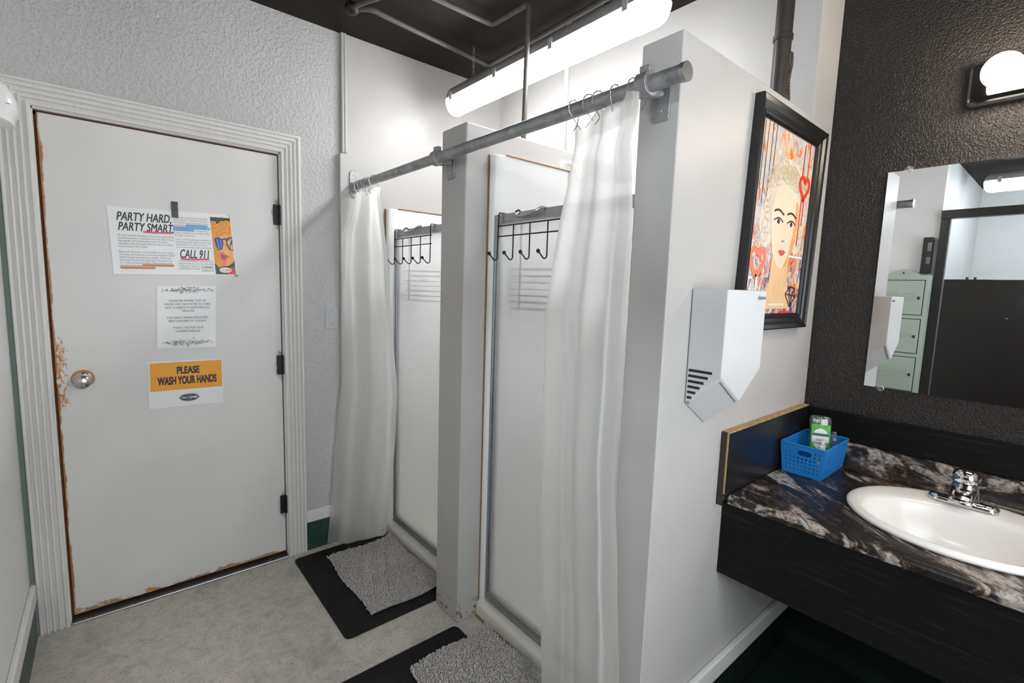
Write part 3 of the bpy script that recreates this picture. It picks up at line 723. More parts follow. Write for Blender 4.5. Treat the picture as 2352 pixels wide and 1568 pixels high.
# ------------------------------------------------------------------ curtains
def curtain(name, rows, zt, zb, nf, seed, lab, hooks, ymax=-.045, topsag=.012, inside=0):
    rr = random.Random(seed); ph = [rr.random()*6.28 for _ in range(6)]
    root = thing(name, (XR, (rows[0][2]+rows[0][4])/2, zb(0.5)), lab, 'shower curtain', 'shower curtains')
    nu, nv = 150, 70
    def fn(u, v):
        z0 = zt + topsag*abs(sin(pi*nf*1.0*u+ph[5])) - topsag
        z = lerp(z0, zb(u), v)
        Lx, Ly, Rx, Ry, amp = interp(rows, z); amp *= .8
        dx, dy = Rx-Lx, Ry-Ly; l = math.hypot(dx, dy); nx, ny = -dy/l, dx/l
        k = nf
        def tri(x):
            x = x-math.floor(x); t = 1-abs(2*x-1); return 2*(t*t*(3-2*t)*.85+t*.15)-1
        w = .66*tri(k*u+ph[0]/6.28+.06*sin(1.9*z+ph[1]))+.34*tri(1.83*k*u+ph[2]/6.28+.09*sin(1.3*z+ph[4]))
        side = 0
        cr = .0022*sin(15*z+9*u+ph[4])*sin(11*u+5*z)*sin(3*z+ph[1])**2
        ed = min(1, u/.04, (1-u)/.04)
        x = Lx+dx*u+nx*(amp*w+cr)*ed+dx/l*side*ed; y = Ly+dy*u+ny*(amp*w+cr)*ed+dy/l*side*ed
        return Vector((x, min(y, ymax), z))
    MB().grid(fn, nu, nv).build('vinyl_sheet', M['vinyl'], root, smooth=True, angle=180, fix=False)
    # thicker welded hem band along the top
    MB().grid(lambda u, v: fn(u, v*.033)+Vector((-.0012, 0, 0)), nu, 3).build('top_hem', M['vinyl'], root, smooth=True, angle=180, fix=False)
    for i, u in enumerate(hooks):
        p = fn(u, .012); y = p.y; a0 = rr.uniform(-.25, .25)
        pts = [(p.x, p.y, p.z+.004)]
        pts += [(XR-.024*sin(a)*1.0, y+a0*.02*a, ZR+.001-.0245*cos(a)) for a in [pi*(.35+.17*j) for j in range(9)]]
        pts += [(XR+.016, y+.004, ZR-.04), (XR+.004, y+.006, ZR-.055)]
        MB().tube(pts, .0013, 6).build('hook_ring', M['nickel'], root, smooth=True)
    if inside:
        MB().lathe([(.007, 0), (.007, .003)], fn(.93, .975), 'x', 14).build('hem_magnet', M['galv'], root)
    return root
R1 = [(1.915, 1.185, -.055, 1.20, -.345, .014), (1.86, 1.185, -.055, 1.205, -.31, .018), (1.78, 1.165, -.055, 1.21, -.325, .020), (1.70, 1.132, -.052, 1.215, -.345, .022),
      (1.55, 1.116, -.052, 1.22, -.37, .024), (1.15, 1.110, -.052, 1.23, -.415, .028), (.92, 1.108, -.052, 1.24, -.435, .030), (.70, 1.082, -.052, 1.25, -.40, .030),
      (.40, 1.058, -.052, 1.262, -.335, .027), (.20, 1.040, -.052, 1.272, -.265, .023), (.02, 1.020, -.055, 1.29, -.205, .020)]
curtain('shower_curtain', R1, 1.905, lambda u: .030+.045*max(0, (u-.55)/.45)**1.3, 1.7, 11, 'white vinyl curtain bunched at the far end of the rod by the door wall', (.12, .3, .5, .62, .8), inside=1)
R2 = [(1.93, 1.235, -1.572, 1.150, -1.838, .022), (1.86, 1.235, -1.572, 1.150, -1.842, .018), (1.80, 1.235, -1.558, 1.160, -1.815, .018), (1.77, 1.235, -1.552, 1.165, -1.818, .018), (1.62, 1.24, -1.512, 1.17, -1.826, .020),
      (1.53, 1.245, -1.488, 1.17, -1.826, .022), (1.39, 1.25, -1.462, 1.17, -1.826, .024), (1.18, 1.25, -1.462, 1.17, -1.826, .024), (.97, 1.25, -1.464, 1.17, -1.818, .024),
      (.68, 1.25, -1.476, 1.17, -1.845, .024), (.4, 1.25, -1.49, 1.17, -1.87, .022), (.05, 1.25, -1.51, 1.17, -1.89, .02)]
curtain('shower_curtain', R2, 1.925, lambda u: .06, 2.1, 23, 'white vinyl curtain bunched at the near end of the rod before the end partition', (.1, .25, .38, .62, .8, .93), topsag=.02)

# ------------------------------------------------------------------ mats
def rounded(x0, x1, y0, y1, r, n=6):
    pts = []
    for cx, cy, a0 in ((x1-r, y1-r, 0), (x0+r, y1-r, 90), (x0+r, y0+r, 180), (x1-r, y0+r, 270)):
        pts += [(cx+r*cos(radians(a0+90*k/n)), cy+r*sin(radians(a0+90*k/n))) for k in range(n+1)]
    return pts
a = MB().prism(rounded(.845, 1.344, -.785, -.068, .025), 'z', .0005, .008).build('rubber_mat', M['rubber'], bevel=.002)
tag(a, 'black rubber-backed floor mat before the far shower, next to the door', 'floor mat', 'black floor mats')
b = MB().prism(rounded(.56, 1.242, -1.72, -.983, .025), 'z', .0005, .008).build('rubber_mat', M['rubber'], bevel=.002)
tag(b, 'black floor mat before the near shower, cut off by the bottom of the photo', 'floor mat', 'black floor mats')
def bath_mat(x0, x1, y0, y1, seed, lab, rum, skew=0.0, zb=.009):
    rr = random.Random(seed); root = thing('bath_mat', ((x0+x1)/2, (y0+y1)/2, zb), lab, 'bath mat', 'grey chenille bath mats')
    ph = [rr.random()*6 for _ in range(4)]
    def base(x, y):
        u = (x-x0)/(x1-x0); v = (y-y0)/(y1-y0)
        z = rum*(.5+.5*sin(9*u+7*v+ph[0]))*sin(pi*u)*sin(pi*v)+.6*rum*abs(sin(16*u-11*v+ph[1]))*sin(pi*u)*sin(pi*v)
        z += .018*max(0, (u-.86)/.14)**2
        return Vector((x+skew*(v-.5)+.006*sin(8*v+ph[2]), y+skew*.6*(u-.5)+.006*sin(7*u+ph[3]), zb+.002+max(0, z)))
    nb = 30
    MB().grid(lambda u, v: base(lerp(x0, x1, u), lerp(y0, y1, v)), nb, nb).build('backing', M['matback'], root, smooth=True, solid=.004, fix=False)
    mb = MB(); sx, sy = .0086, .0096; nx, ny = int((x1-x0)/sx), int((y1-y0)/sy); nn = 6
    for i in range(nx+1):
        for j in range(ny+1):
            x = x0+(i+.5*(j % 2)*.6)*sx+rr.gauss(0, .0009); y = y0+j*sy+rr.gauss(0, .0007)
            if x > x1+.003: continue
            c = base(x, y); h = .0118*rr.uniform(.8, 1.2); r = .0045*rr.uniform(.9, 1.15)
            ed = (.003 if i in (0, nx) else 0); tx, ty = rr.gauss(0, .0022), rr.gauss(0, .0022)
            if i == 0: tx -= .004
            if j == 0: ty -= .004
            if j == ny: ty += .003
            vs = []
            for lv, (rs, t) in enumerate(((.75, 0), (1.05, .45), (.85, .8))):
                for k in range(nn):
                    an = 2*pi*k/nn+.3*i
                    vs.append((c.x+tx*t+r*rs*cos(an), c.y+ty*t+r*rs*sin(an), c.z+h*t))
            vs.append((c.x+tx, c.y+ty, c.z+h)); fs = []
            for l in range(2):
                for k in range(nn): fs.append((l*nn+k, l*nn+(k+1) % nn, (l+1)*nn+(k+1) % nn, (l+1)*nn+k))
            for k in range(nn): fs.append((2*nn+k, 2*nn+(k+1) % nn, 3*nn))
            mb.add(vs, fs)
    p = mb.build('pile', M['chenille'], root, smooth=True, angle=180, fix=False); p['kind'] = 'stuff'
    return root
bath_mat(.982, 1.328, -.715, -.160, 2, 'rumpled grey chenille bath mat on the black mat before the far shower', .028)
bath_mat(.972, 1.328, -1.62, -1.080, 5, 'grey chenille bath mat at the sill of the near shower, bottom of photo', .006)

# ------------------------------------------------------------------ pipes near the ceiling
def bend(pts, r, n=5):
    """round polyline corners"""
    P = [Vector(p) for p in pts]; out = [P[0]]
    for a, b, c in zip(P, P[1:], P[2:]):
        d1 = (a-b).normalized(); d2 = (c-b).normalized(); q0 = b+d1*r; q1 = b+d2*r
        for k in range(n+1):
            t = k/n; out.append(q0.lerp(b, t).lerp(b.lerp(q1, t), t))
    return out+[P[-1]]
zc = 2.645
p1 = MB().tube(bend([(.95, -.66, zc), (1.594, -.665, zc), (1.606, -.905, zc), (1.600, -.905, 2.0)], .022), .0115, 12)
o = p1.build('water_pipe', M['dullpipe'], smooth=True, angle=60); tag(o, 'dark conduit bent down from the ceiling to the shower partition, crossing before the lit lamp', 'pipe')
p2 = MB().tube([(1.875, -.885, 2.0), (1.875, -.885, H)], .011, 12); tag(p2.build('water_pipe', M['greypipe'], smooth=True), 'thin straight grey pipe rising behind the lit lamp above the middle partition', 'pipe')
p3 = MB().tube(bend([(1.06, -.31, zc+.01), (1.13, -.385, zc+.008), (1.21, -.385, zc), (1.83, -.325, zc), (1.815, -1.3, zc)], .03), .012, 12)
cn = thing('ceiling_conduit', (1.1, -.35, zc), 'dark conduit loop running along the ceiling above the far stall', 'conduit')
p3.build('conduit_run', M['dullpipe'], cn, smooth=True, angle=60)
MB().tube(bend([(1.06, -.33, zc), (1.075, -.40, zc), (1.14, -.56, zc), (1.28, -.95, zc)], .02), .010, 10).build('branch_pipe', M['dullpipe'], cn, smooth=True, angle=60)
MB().sphere((1.065, -.335, zc+.005), .032, 14, 10, (1, 1, .9)).build('junction', M['blackmetal'], cn, smooth=True)
vp = thing('vent_pipe', (1.945, -1.82, 2.0), 'fat black vent pipe rising behind the picture, top right', 'pipe')
MB().tube([(1.935, -1.823, ZT-.02), (1.935, -1.823, H)], .0265, 20).build('pipe', M['pipe'], vp, smooth=True)
MB().lathe([(.0275, 2.285), (.0305, 2.286), (.0305, 2.30), (.0275, 2.302)], (1.935, -1.823, 0), 'z', 20).build('coupling', M['pipe'], vp, smooth=True)
rp = []
for k in range(90):
    t = k/89; rp.append((1.967+.006*sin(3*t*pi)+.0025*cos(k*1.5), -1.842+.0025*sin(k*1.5), 2.255-.185*t))
tag(MB().tube(rp, .0042, 6).build('cord', flat('grey_brown_cord', rgb(92, 84, 76), .8, 0, .3, 200), smooth=True), 'twisted brown cord dangling along the vent pipe', 'cord')

# ------------------------------------------------------------------ fluorescent lamps
def lamp(y0, y1, xc, zc0, mat, lab, chains, xdir=False):
    root = thing('fluorescent_lamp', (xc, (y0+y1)/2, zc0), lab, 'ceiling lamp', 'hanging fluorescent lamps')
    w = .062; hh = .062
    def halfsec(n=14, lo=True, s=1.0):
        return [(w*s*cos(a), -hh*1.35*s*sin(a)) for a in [pi*k/n for k in range(n+1)]] if lo else [(w*s, 0), (w*s*.96, .022), (w*s*.72, .05), (w*s*.3, .058), (-w*s*.3, .058), (-w*s*.72, .05), (-w*s*.96, .022), (-w*s, 0)]
    def sweep(mb, sec, ya, yb, capr):
        # rounded ends
        st = []
        for y, s in ([(ya-capr*(1-cos(a)), max(.05, sin(a))) for a in [pi/2*k/5 for k in range(6)]] if capr else [(ya, 1)]): st.append((y, s))
        st2 = [(yb+(ya-y), s) for y, s in reversed(st)]
        allst = [(y, s) for y, s in st]+st2 if capr else [(ya, 1), (yb, 1)]
        n = len(sec); vs = [(xc+p[0]*s, y, zc0+p[1]*s) for y, s in allst for p in sec]
        fs = [(i*n+k, i*n+k+1, (i+1)*n+k+1, (i+1)*n+k) for i in range(len(allst)-1) for k in range(n-1)]
        fs += [list(range(n)), list(range((len(allst)-1)*n, len(allst)*n))]
        mb.add(vs, fs)
    ya, yb = max(y0, y1), min(y0, y1)
    hb = MB(); sweep(hb, halfsec(lo=False), ya, yb, .05); hb.build('housing', flat('grey_lamp_housing', rgb(150, 148, 145), .45), root, smooth=True, angle=50)
    lm = MB(); sweep(lm, [(p[0]*.93, p[1]*.95-.001) for p in halfsec()], ya-.075, yb+.125, 0); lm.build('lit_diffuser', mat, root, smooth=True, angle=60)
    ec = MB(); sweep(ec, halfsec(s=1.0), ya, ya-.074, 0)
    # clear rounded ends
    for sgn, ye, yi in ((1, ya, ya-.074), (-1, yb, yb+.124)):
        e = MB(); n = 12; sec = halfsec(n)
        st = [(yi, 1.0), (ye-sgn*.05, 1.0), (ye-sgn*.022, .9), (ye-sgn*.006, .66), (ye, .3)]
        m = len(sec); vs = [(xc+p[0]*s, y, zc0+p[1]*s) for y, s in st for p in sec]
        fs = [(i*m+k, i*m+k+1, (i+1)*m+k+1, (i+1)*m+k) for i in range(len(st)-1) for k in range(m-1)]+[list(range((len(st)-1)*m, len(st)*m))]
        e.add(vs, fs).build('clear_end', M['lens'], root, smooth=True, angle=70)
        s = MB().lathe([(.022, yi-sgn*.001), (.022, yi+sgn*.03), (.013, yi+sgn*.032), (.013, yi+sgn*.04)], (xc-.0, 0, zc0-.03), 'y', 14); s.build('tube_socket', M['whiteplastic'], root)
    nclip = 4
    for k in range(nclip):
        y = lerp(ya-.09, yb+.13, k/(nclip-1))
        for sx in (-1, 1): MB().box(xc+sx*.058, xc+sx*.068, y-.012, y+.012, zc0-.020, zc0+.022).build('latch_clip', flat('grey_clip', rgb(170, 168, 165), .4), root, bevel=.002)
    for y in chains:
        c = MB(); ztop = H if not xdir else 2.46
        for k in range(int((ztop-zc0-.10)/.018)+1):
            z = zc0+.10+k*.018; ax = k % 2
            ring = [(xc+(.006*cos(t) if ax else 0), y+(0 if ax else .006*cos(t)), z+.012*sin(t)) for t in [2*pi*j/10 for j in range(10)]]
            c.tube(ring, .0015, 5, closed=True)
        c.tube([(xc-.028, y-.02, zc0+.052), (xc, y, zc0+.098), (xc+.028, y+.02, zc0+.052)], .0016, 5)
        c.build('hanging_chain', M['galv'], root)
    return root
lamp(-.165, -1.525, 1.70, 2.455, M['tube'], 'lit fluorescent lamp hanging above the two showers', (-.37, -1.3))
lamp(-1.965, -3.2, -.75, 2.345, M['tube2'], 'lit fluorescent lamp reflected in the mirror, over the toilet stall', (-2.2, -2.9), True)
lamp(-2.35, -3.3, .80, 2.53, M['fill_tube'], 'added unseen fluorescent fill lamp over the middle of the room, above the camera', (-2.5, -3.1))  # extra lamp added out of view as fill for the room

# ------------------------------------------------------------------ hand dryer
dr = thing('hand_dryer', (1.487, YE, 1.065), 'light grey V-shaped wall hand dryer below the framed picture', 'hand dryer')
y0d, y1d, sh_ = YE-.0015, YE-.100, -.086
F = [(1.374, 1.456), (1.602, 1.456), (1.602, 1.236), (1.4875, 1.154), (1.374, 1.229)]
Bk = [(1.374, 1.456), (1.602, 1.456), (1.602, 1.236+sh_), (1.4875, 1.154+sh_), (1.374, 1.229+sh_)]
mb = MB(); n = 5
mb.add([(x, y1d, z) for x, z in F]+[(x, y0d, z) for x, z in Bk], [list(range(5)), list(range(9, 4, -1))]+[(i, (i+1) % n, n+(i+1) % n, n+i) for i in range(n)])
mb.build('body', M['dryer'], dr, bevel=.004, seg=3)
st = MB()
for i in range(6):
    z0 = 1.236-i*.0150; L = .066-.0105*i
    zf = lambda y: -.86*(y1d-y)*0
    ya_, yb_ = YE-.008, YE-.008-L
    st.box(1.3725, 1.3742, yb_, ya_, z0-.0035-.0, z0+.0035)
st.build('air_slots', M['black'], dr, bevel=.0006)
MB().lathe([(.0045, 1.3742), (.004, 1.3725)], (0, YE-.012, 1.146), 'x', 12).build('side_screw', M['galv'], dr)
# outlet gap along the front lower edges
gp = MB()
for a_, b_ in (((1.374, 1.229), (1.4875, 1.154)), ((1.4875, 1.154), (1.602, 1.236))):
    A = Vector((a_[0], y1d+.008, a_[1]-.008)); B = Vector((b_[0], y1d+.008, b_[1]-.008)); d_ = (B-A).normalized()
    gp.tube([A+d_*.012+Vector((0, 0, -.0002)), B-d_*.012+Vector((0, 0, -.0002))], .0016, 6)
gp.build('outlet_gap', flat('dryer_gap_grey', rgb(120, 120, 121), .5), dr)
lg = Sheet((1.545, y1d, 1.4435), (1.596, y1d, 1.4435), (1.596, y1d, 1.4275), (1.545, y1d, 1.4275), (0, -1, 0))
lt = MB(); lg.text(lt, 'dyson', .02, .98, .05, .72, .0006, .012); lt.build('brand_lettering', M['ink'], dr)

# ------------------------------------------------------------------ framed picture (plain stand-in portrait)
q = [(1.646, 2.027), (2.181, 2.023), (2.143, 1.332), (1.608, 1.332)]
yf = YE-.026; pic = thing('framed_picture', (1.86, YE, 1.334), 'black framed colourful portrait print on the end partition beside the dark wall', 'picture')
outer = Sheet(*[(x, yf, z) for x, z in q], (0, -1, 0))
prof = [(0, -.0255), (0, 0), (.004, .002), (.016, -.001), (.026, -.007), (.036, -.010), (.040, -.008), (.046, -.011), (.052, -.017), (.052, -.022)]
vs = []
for o_, d in prof:
    du, dv = o_/outer.w, o_/outer.h
    for u, v in ((du, dv), (1-du, dv), (1-du, 1-dv), (du, 1-dv)): vs.append(outer.P(u, v, d))
fs = [(i*4+k, i*4+(k+1) % 4, (i+1)*4+(k+1) % 4, (i+1)*4+k) for i in range(len(prof)-1) for k in range(4)]
MB().add(vs, fs).build('frame', flat('black_satin_frame', rgb(24, 22, 21), .28, 0, .1), pic)
mu, mv = .050/outer.w, .050/outer.h
art = Sheet(outer.P(mu, mv, -.021), outer.P(1-mu, mv, -.021), outer.P(1-mu, 1-mv, -.021), outer.P(mu, 1-mv, -.021), (0, -1, 0))
def m_art():
    t = NT('graffiti_print'); v = t.tc((9, 9, 6)); x, y, z = t.sep(t._tc.outputs['Object'])
    def nz(sx, sz, rot, loc, sc=1.5, d=1.3): return t.noise(t.tc((sx, sx, sz), (0, rot, 0), loc), sc, 5, .68, d)
    low = t.math('SUBTRACT', 1.0, t.bw(z, .12, .46))
    c = t.ramp(t.noise(v, 1.5, 5, .7, 1.2), [(.3, rgb(240, 170, 104)), (.45, rgb(232, 214, 190)), (.58, rgb(196, 204, 208)), (.72, rgb(242, 190, 130))])
    c = t.mix(t.bw(nz(18, 8, .35, (0, 0, 0)), .55, .60), c, rgb(244, 134, 44))
    c = t.mix(t.bw(nz(26, 14, -.5, (7, 3, 2)), .60, .64), c, rgb(238, 234, 226))
    c = t.mix(t.math('MULTIPLY', t.bw(nz(26, 11, -.4, (3, 2, 1)), .52, .56), t.math('ADD', t.math('MULTIPLY', low, .85), .08)), c, rgb(46, 76, 164))
    c = t.mix(t.math('MULTIPLY', t.bw(nz(22, 12, .3, (8, 1, 4)), .53, .57), low), c, rgb(238, 92, 58))
    c = t.mix(t.math('MULTIPLY', t.bw(nz(30, 14, -.2, (1, 7, 2)), .57, .60), t.math('ADD', t.math('MULTIPLY', low, .8), .15)), c, rgb(38, 38, 50))
    c = t.mix(t.math('MULTIPLY', t.bw(nz(24, 16, .6, (4, 4, 9)), .60, .63), low), c, rgb(240, 226, 96))
    t.color(c); t.set(.22, 0, .5); return t.m
ab = MB(); art.rect(ab, 0, 0, 1, 1, 0); pr_ = ab.build('print', m_art(), pic)
def curl(mb, u, v, r, turns=1.4, w=.011, d=.0006, a0=0):
    pts = [(u+r*(1-.75*k/26)*cos(a0+turns*2*pi*k/26)/art.w, v+r*(1-.75*k/26)*sin(a0+turns*2*pi*k/26)/art.h) for k in range(27)]
    art.stroke(mb, pts, w, d)
hair = MB(); rr = random.Random(9)
art.poly(hair, [(.20, .36), (.22, .29), (.30, .24), (.34, .18), (.44, .15), (.56, .14), (.70, .15), (.80, .20), (.88, .27), (.93, .36), (.95, .46), (.93, .56), (.90, .63), (.80, .66), (.72, .60), (.34, .60), (.28, .64), (.18, .62), (.13, .54), (.13, .45), (.17, .41)], .0003)
hair.build('hair_print', flat('cream_hair_print', rgb(226, 216, 200), .3, 0, .12, 40), pr_)
hc = MB()
for k in range(20):
    a = k/19; u = .22+.66*a; v = .30-.09*sin(pi*a)+rr.gauss(0, .02); curl(hc, u, v, .030+.014*rr.random(), 1.6, .0035, .0005+.00002*k, rr.random()*6)
for s_u in (.22, .86):
    for k in range(5): curl(hc, s_u+rr.gauss(0, .02), .37+.05*k, .030, 1.3, .005, .0005+.00002*k, rr.random()*6)
hc.build('curl_print', flat('tan_curl_print', rgb(212, 188, 152), .3, 0, .15, 60), pr_)
nk = MB(); art.poly(nk, [(.40, .68), (.72, .68), (.72, .80), (.80, .92), (.82, .97), (.30, .97), (.34, .90), (.40, .80)], .0007); nk.build('neck_print', flat('peach_print', rgb(240, 196, 146), .3, 0, .08, 30), pr_)
fa = MB(); art.poly(fa, [(.34, .34), (.44, .30), (.58, .29), (.70, .31), (.79, .37), (.81, .47), (.79, .58), (.74, .66), (.66, .725), (.57, .745), (.48, .725), (.39, .66), (.33, .56), (.31, .44)], .0010); fa.build('face_print', flat('pale_peach_print', rgb(244, 222, 192), .3, 0, .05, 14), pr_)
sh2 = MB(); art.poly(sh2, [(.74, .35), (.79, .37), (.81, .47), (.79, .58), (.74, .66), (.66, .725), (.60, .742), (.69, .66), (.73, .55), (.745, .45)], .0012); sh2.build('cheek_print', flat('orange_peach_print', rgb(238, 170, 108), .3), pr_)
EW = ink('eye_white_print', 236, 230, 222); ED = ink('dark_brown_print', 52, 38, 34)
for eu in (.44, .68):
    ey = MB(); art.poly(ey, [(eu-.075, .49), (eu-.03, .474), (eu+.03, .474), (eu+.075, .486), (eu+.03, .500), (eu-.03, .503)], .0014); ey = ey.build('eye_print', EW, pr_)
    br = MB(); art.stroke(br, [(eu-.08+.165*k/9, .491-.022*sin(pi*(k+.6)/10)) for k in range(10)], .005, .0017); art.ell(br, eu, .488, .026, .014, .0016, 16); br.build('iris_print', ED, pr_)
    br = MB(); art.stroke(br, [(eu-.09+.18*k/9, .446-.020*sin(pi*min(1, (k+1)/9.5))) for k in range(10)], .007, .0016); br.build('brow_print', ED, pr_)
br = MB(); art.stroke(br, [(.535, .585), (.56, .592), (.585, .585)], .003, .0015); br.build('nose_print', ED, pr_)
li = MB(); art.poly(li, [(.49, .648), (.53, .637), (.56, .641), (.59, .637), (.63, .648), (.59, .668), (.56, .673), (.53, .668)], .0015); li.build('lips_print', ink('coral_print', 214, 84, 70), pr_)
he = MB()
def heart(mb, cu, cv, s, w, d):
    pts = []
    for k in range(41):
        t = 2*pi*k/40; x = 16*sin(t)**3; y = 13*cos(t)-5*cos(2*t)-2*cos(3*t)-cos(4*t)
        pts.append((cu+x/17*s/art.w, cv-y/17*s/art.h))
    art.stroke(mb, pts, w, d)
heart(he, .86, .26, .045, .015, .0018)
for u, v0, v1 in ((.83, .30, .60), (.88, .32, .48), (.90, 0, .2), (.80, .02, .2)): art.rect(he, u-.006, v0, u+.006, v1, .0018)
he.build('red_heart_print', ink('vivid_red_print', 238, 58, 28), pr_)
h2 = MB(); heart(h2, .16, .72, .055, .020, .0009); h2.build('salmon_heart_print', ink('salmon_print', 244, 120, 84), pr_)
bk = MB()
for u, v1 in ((.12, .42), (.19, .38), (.06, .36), (.25, .27)): art.rect(bk, u-.005, .0, u+.005, v1, .0004)
BKM = ink('black_paint_print', 36, 32, 34); bk.build('drip_print', BKM, pr_); bk = MB()
D = [(.72, .885), (.80, .84), (.90, .85), (.93, .895), (.83, .96)]
art.stroke(bk, D+[D[0]], .005, .0019); art.stroke(bk, [D[0], D[3]], .005, .0019); art.stroke(bk, [(.80, .84), (.80, .888), (.83, .96)], .004, .0019); art.stroke(bk, [(.90, .85), (.86, .892), (.83, .96)], .004, .0019)
bk.build('diamond_doodle', BKM, pr_)
wb_ = MB()
for u0, u1, v in ((.02, .30, .895), (.42, .72, .94), (.70, .97, .66), (.04, .1, .8)): art.rect(wb_, u0, v, u1, v+.012, .0013)
art.rect(wb_, .16, .80, .19, .95, .0013); wb_.build('white_bar_print', ink('white_paint_print', 238, 234, 228), pr_)
rb_ = MB(); art.rect(rb_, .62, .985, .86, 1, .0013); rb_.build('red_bar_print', ink('red_bar_print', 230, 40, 40), pr_)
# chipped plaster below the frame
tag(MB().poly([(1.79, YE-.0022, 1.30), (1.797, YE-.0022, 1.285), (1.793, YE-.0022, 1.268), (1.785, YE-.0022, 1.262), (1.782, YE-.0022, 1.275)]).build('paint_chip', flat('bare_paper_chip', rgb(226, 218, 206), .8), solid=.002, fix=False), 'small torn paint chip on the partition just below the picture frame', 'paint chip')

# ------------------------------------------------------------------ vanity: worktop, splash, apron
ZC = .816; XF = 1.637; YC1 = -3.30
van = thing('vanity_counter', (1.95, -2.5, ZC), 'dark marbled laminate vanity counter with black wood apron', 'counter')
SX, SY, RX, RY = 1.962, -2.405, .236, .262
def counter_top():
    mb = MB(); n = 96; x0, x1, y0, y1 = XF+.016, 2.262, YC1, YE-.024
    inn = []; out = []
    angs = sorted(set([2*pi*k/n for k in range(n)]+[math.atan2(cy-SY, cx-SX) % (2*pi) for cx in (x0, x1) for cy in (y0, y1)]))
    for a in angs:
        c, s = cos(a), sin(a); inn.append((SX+(RX-.012)*c, SY+(RY-.012)*s))
        t = min([((x1-SX)/c if c > 1e-9 else 1e9), ((x0-SX)/c if c < -1e-9 else 1e9), ((y1-SY)/s if s > 1e-9 else 1e9), ((y0-SY)/s if s < -1e-9 else 1e9)])
        out.append((SX+t*c, SY+t*s))
    m = len(angs); vs = [(x, y, ZC) for x, y in inn]+[(x, y, ZC) for x, y in out]+[(x, y, ZC-.03) for x, y in inn]+[(x, y, ZC-.03) for x, y in out]
    fs = []
    for k in range(m):
        j = (k+1) % m; fs += [(k, j, m+j, m+k), (2*m+k, 3*m+k, 3*m+j, 2*m+j), (k, 2*m+k, 2*m+j, j)]
    mb.add(vs, fs)
    # rolled front edge
    pr = [(x0, ZC)]+[(x0-.016*sin(a), ZC-.016+.016*cos(a)) for a in [pi/2*k/6 for k in range(1, 7)]]+[(x0-.016, ZC-.026), (x0-.012, ZC-.030), (x0, ZC-.030)]
    mb.prism(pr, 'y', y0, y1)
    return mb
counter_top().build('countertop', M['granite'], van, smooth=True, angle=30)
# coved backsplash
cv = [(2.262, ZC-.03), (2.24, ZC)]
cv = [(2.262-.0, ZC-.03), (2.225, ZC+.0005), (2.240, ZC+.004), (2.252, ZC+.015), (2.256, ZC+.03), (2.256, ZC+.075), (2.260, ZC+.087), (2.270, ZC+.0905), (XM-.0005, ZC+.0905), (XM-.0005, ZC-.03)]
MB().prism(cv, 'y', YC1, YE-.024).build('backsplash', M['granite'], van, smooth=True, angle=40)
MB().box(1.650, 1.668, YC1, YE-.002, .545, ZC-.030).build('apron', M['blackwood'], van, bevel=.002)
MB().box(1.670, XM-.002, YC1, YE-.014, .56, .575).build('shelf_bottom', M['blackwood'], van)
sb = thing('splash_board', (1.95, YE-.012, ZC), 'black side splash board on the end partition left of the basket', 'splash board')
MB().box(1.612, XM-.022, YE-.022, YE-.0006, ZC+.0006, 1.018).build('board', flat('black_laminate_board', rgb(26, 25, 26), .3, 0, .2, 60), sb, bevel=.002)
re_ = MB().box(1.612, XM-.022, YE-.0235, YE-.003, 1.018, 1.0225).box(1.6085, 1.612, YE-.0235, YE-.019, ZC+.01, 1.0225); re_.build('worn_edge', M['rawedge'], sb)
MB().box(1.607, 1.6118, YE-.019, YE-.0008, ZC-.028, 1.022).build('front_edge', flat('brown_black_edge', rgb(48, 40, 34), .5), sb)
db = MB().box(2.272, XM-.0006, YC1, YE-.0005, ZC+.0915, 1.014).build('wood_board', M['blackwood'], bevel=.002)
tag(db, 'long black wood-grain board on the dark wall above the counter backsplash', 'board')

# ------------------------------------------------------------------ sink and faucet
sk = thing('sink', (SX, SY, ZC), 'white oval drop-in porcelain sink in the dark counter', 'sink')
def sink_mesh():
    mb = MB(); n = 72
    # (outer rx, ry, cx, z): from rim edge inwards to the bowl bottom
    rings = [(RX-.004, RY-.004, SX, ZC+.0006), (RX+.004, RY+.004, SX, ZC+.006), (RX+.003, RY+.003, SX, ZC+.013), (RX-.006, RY-.006, SX, ZC+.0185), (RX-.020, RY-.020, SX-.002, ZC+.020),
             (.176, .224, SX-.043, ZC+.0175), (.166, .214, SX-.047, ZC+.012), (.160, .207, SX-.048, ZC-.002), (.152, .198, SX-.046, ZC-.035), (.138, .180, SX-.042, ZC-.078), (.110, .145, SX-.034, ZC-.112), (.07, .09, SX-.025, ZC-.130), (.024, .024, SX-.02, ZC-.138)]
    vs = []; 
    for rx, ry, cx, z in rings:
        for k in range(n):
            a = 2*pi*k/n; vs.append((cx+rx*cos(a), SY+ry*sin(a), z))
    m = len(rings); fs = [(i*n+k, i*n+(k+1) % n, (i+1)*n+(k+1) % n, (i+1)*n+k) for i in range(m-1) for k in range(n)]+[list(range((m-1)*n, m*n))]
    return mb.add(vs, fs)
sink_mesh().build('basin', M['porcelain'], sk, smooth=True, angle=180, subd=1)
MB().lathe([(.024, -.002), (.024, .003), (.018, .004), (.016, 0)], (SX-.02, SY, ZC-.137), 'z', 24).build('drain', M['chrome'], sk, smooth=True)
FX, FY, FZ = 2.122, -2.388, ZC+.0195
fa_ = thing('faucet', (FX, FY, FZ), 'chrome single-knob faucet on the back rim of the sink', 'faucet')
bp = rounded(FX-.026, FX+.026, FY-.080, FY+.080, .0255, 8); m = MB(); k = len(bp)
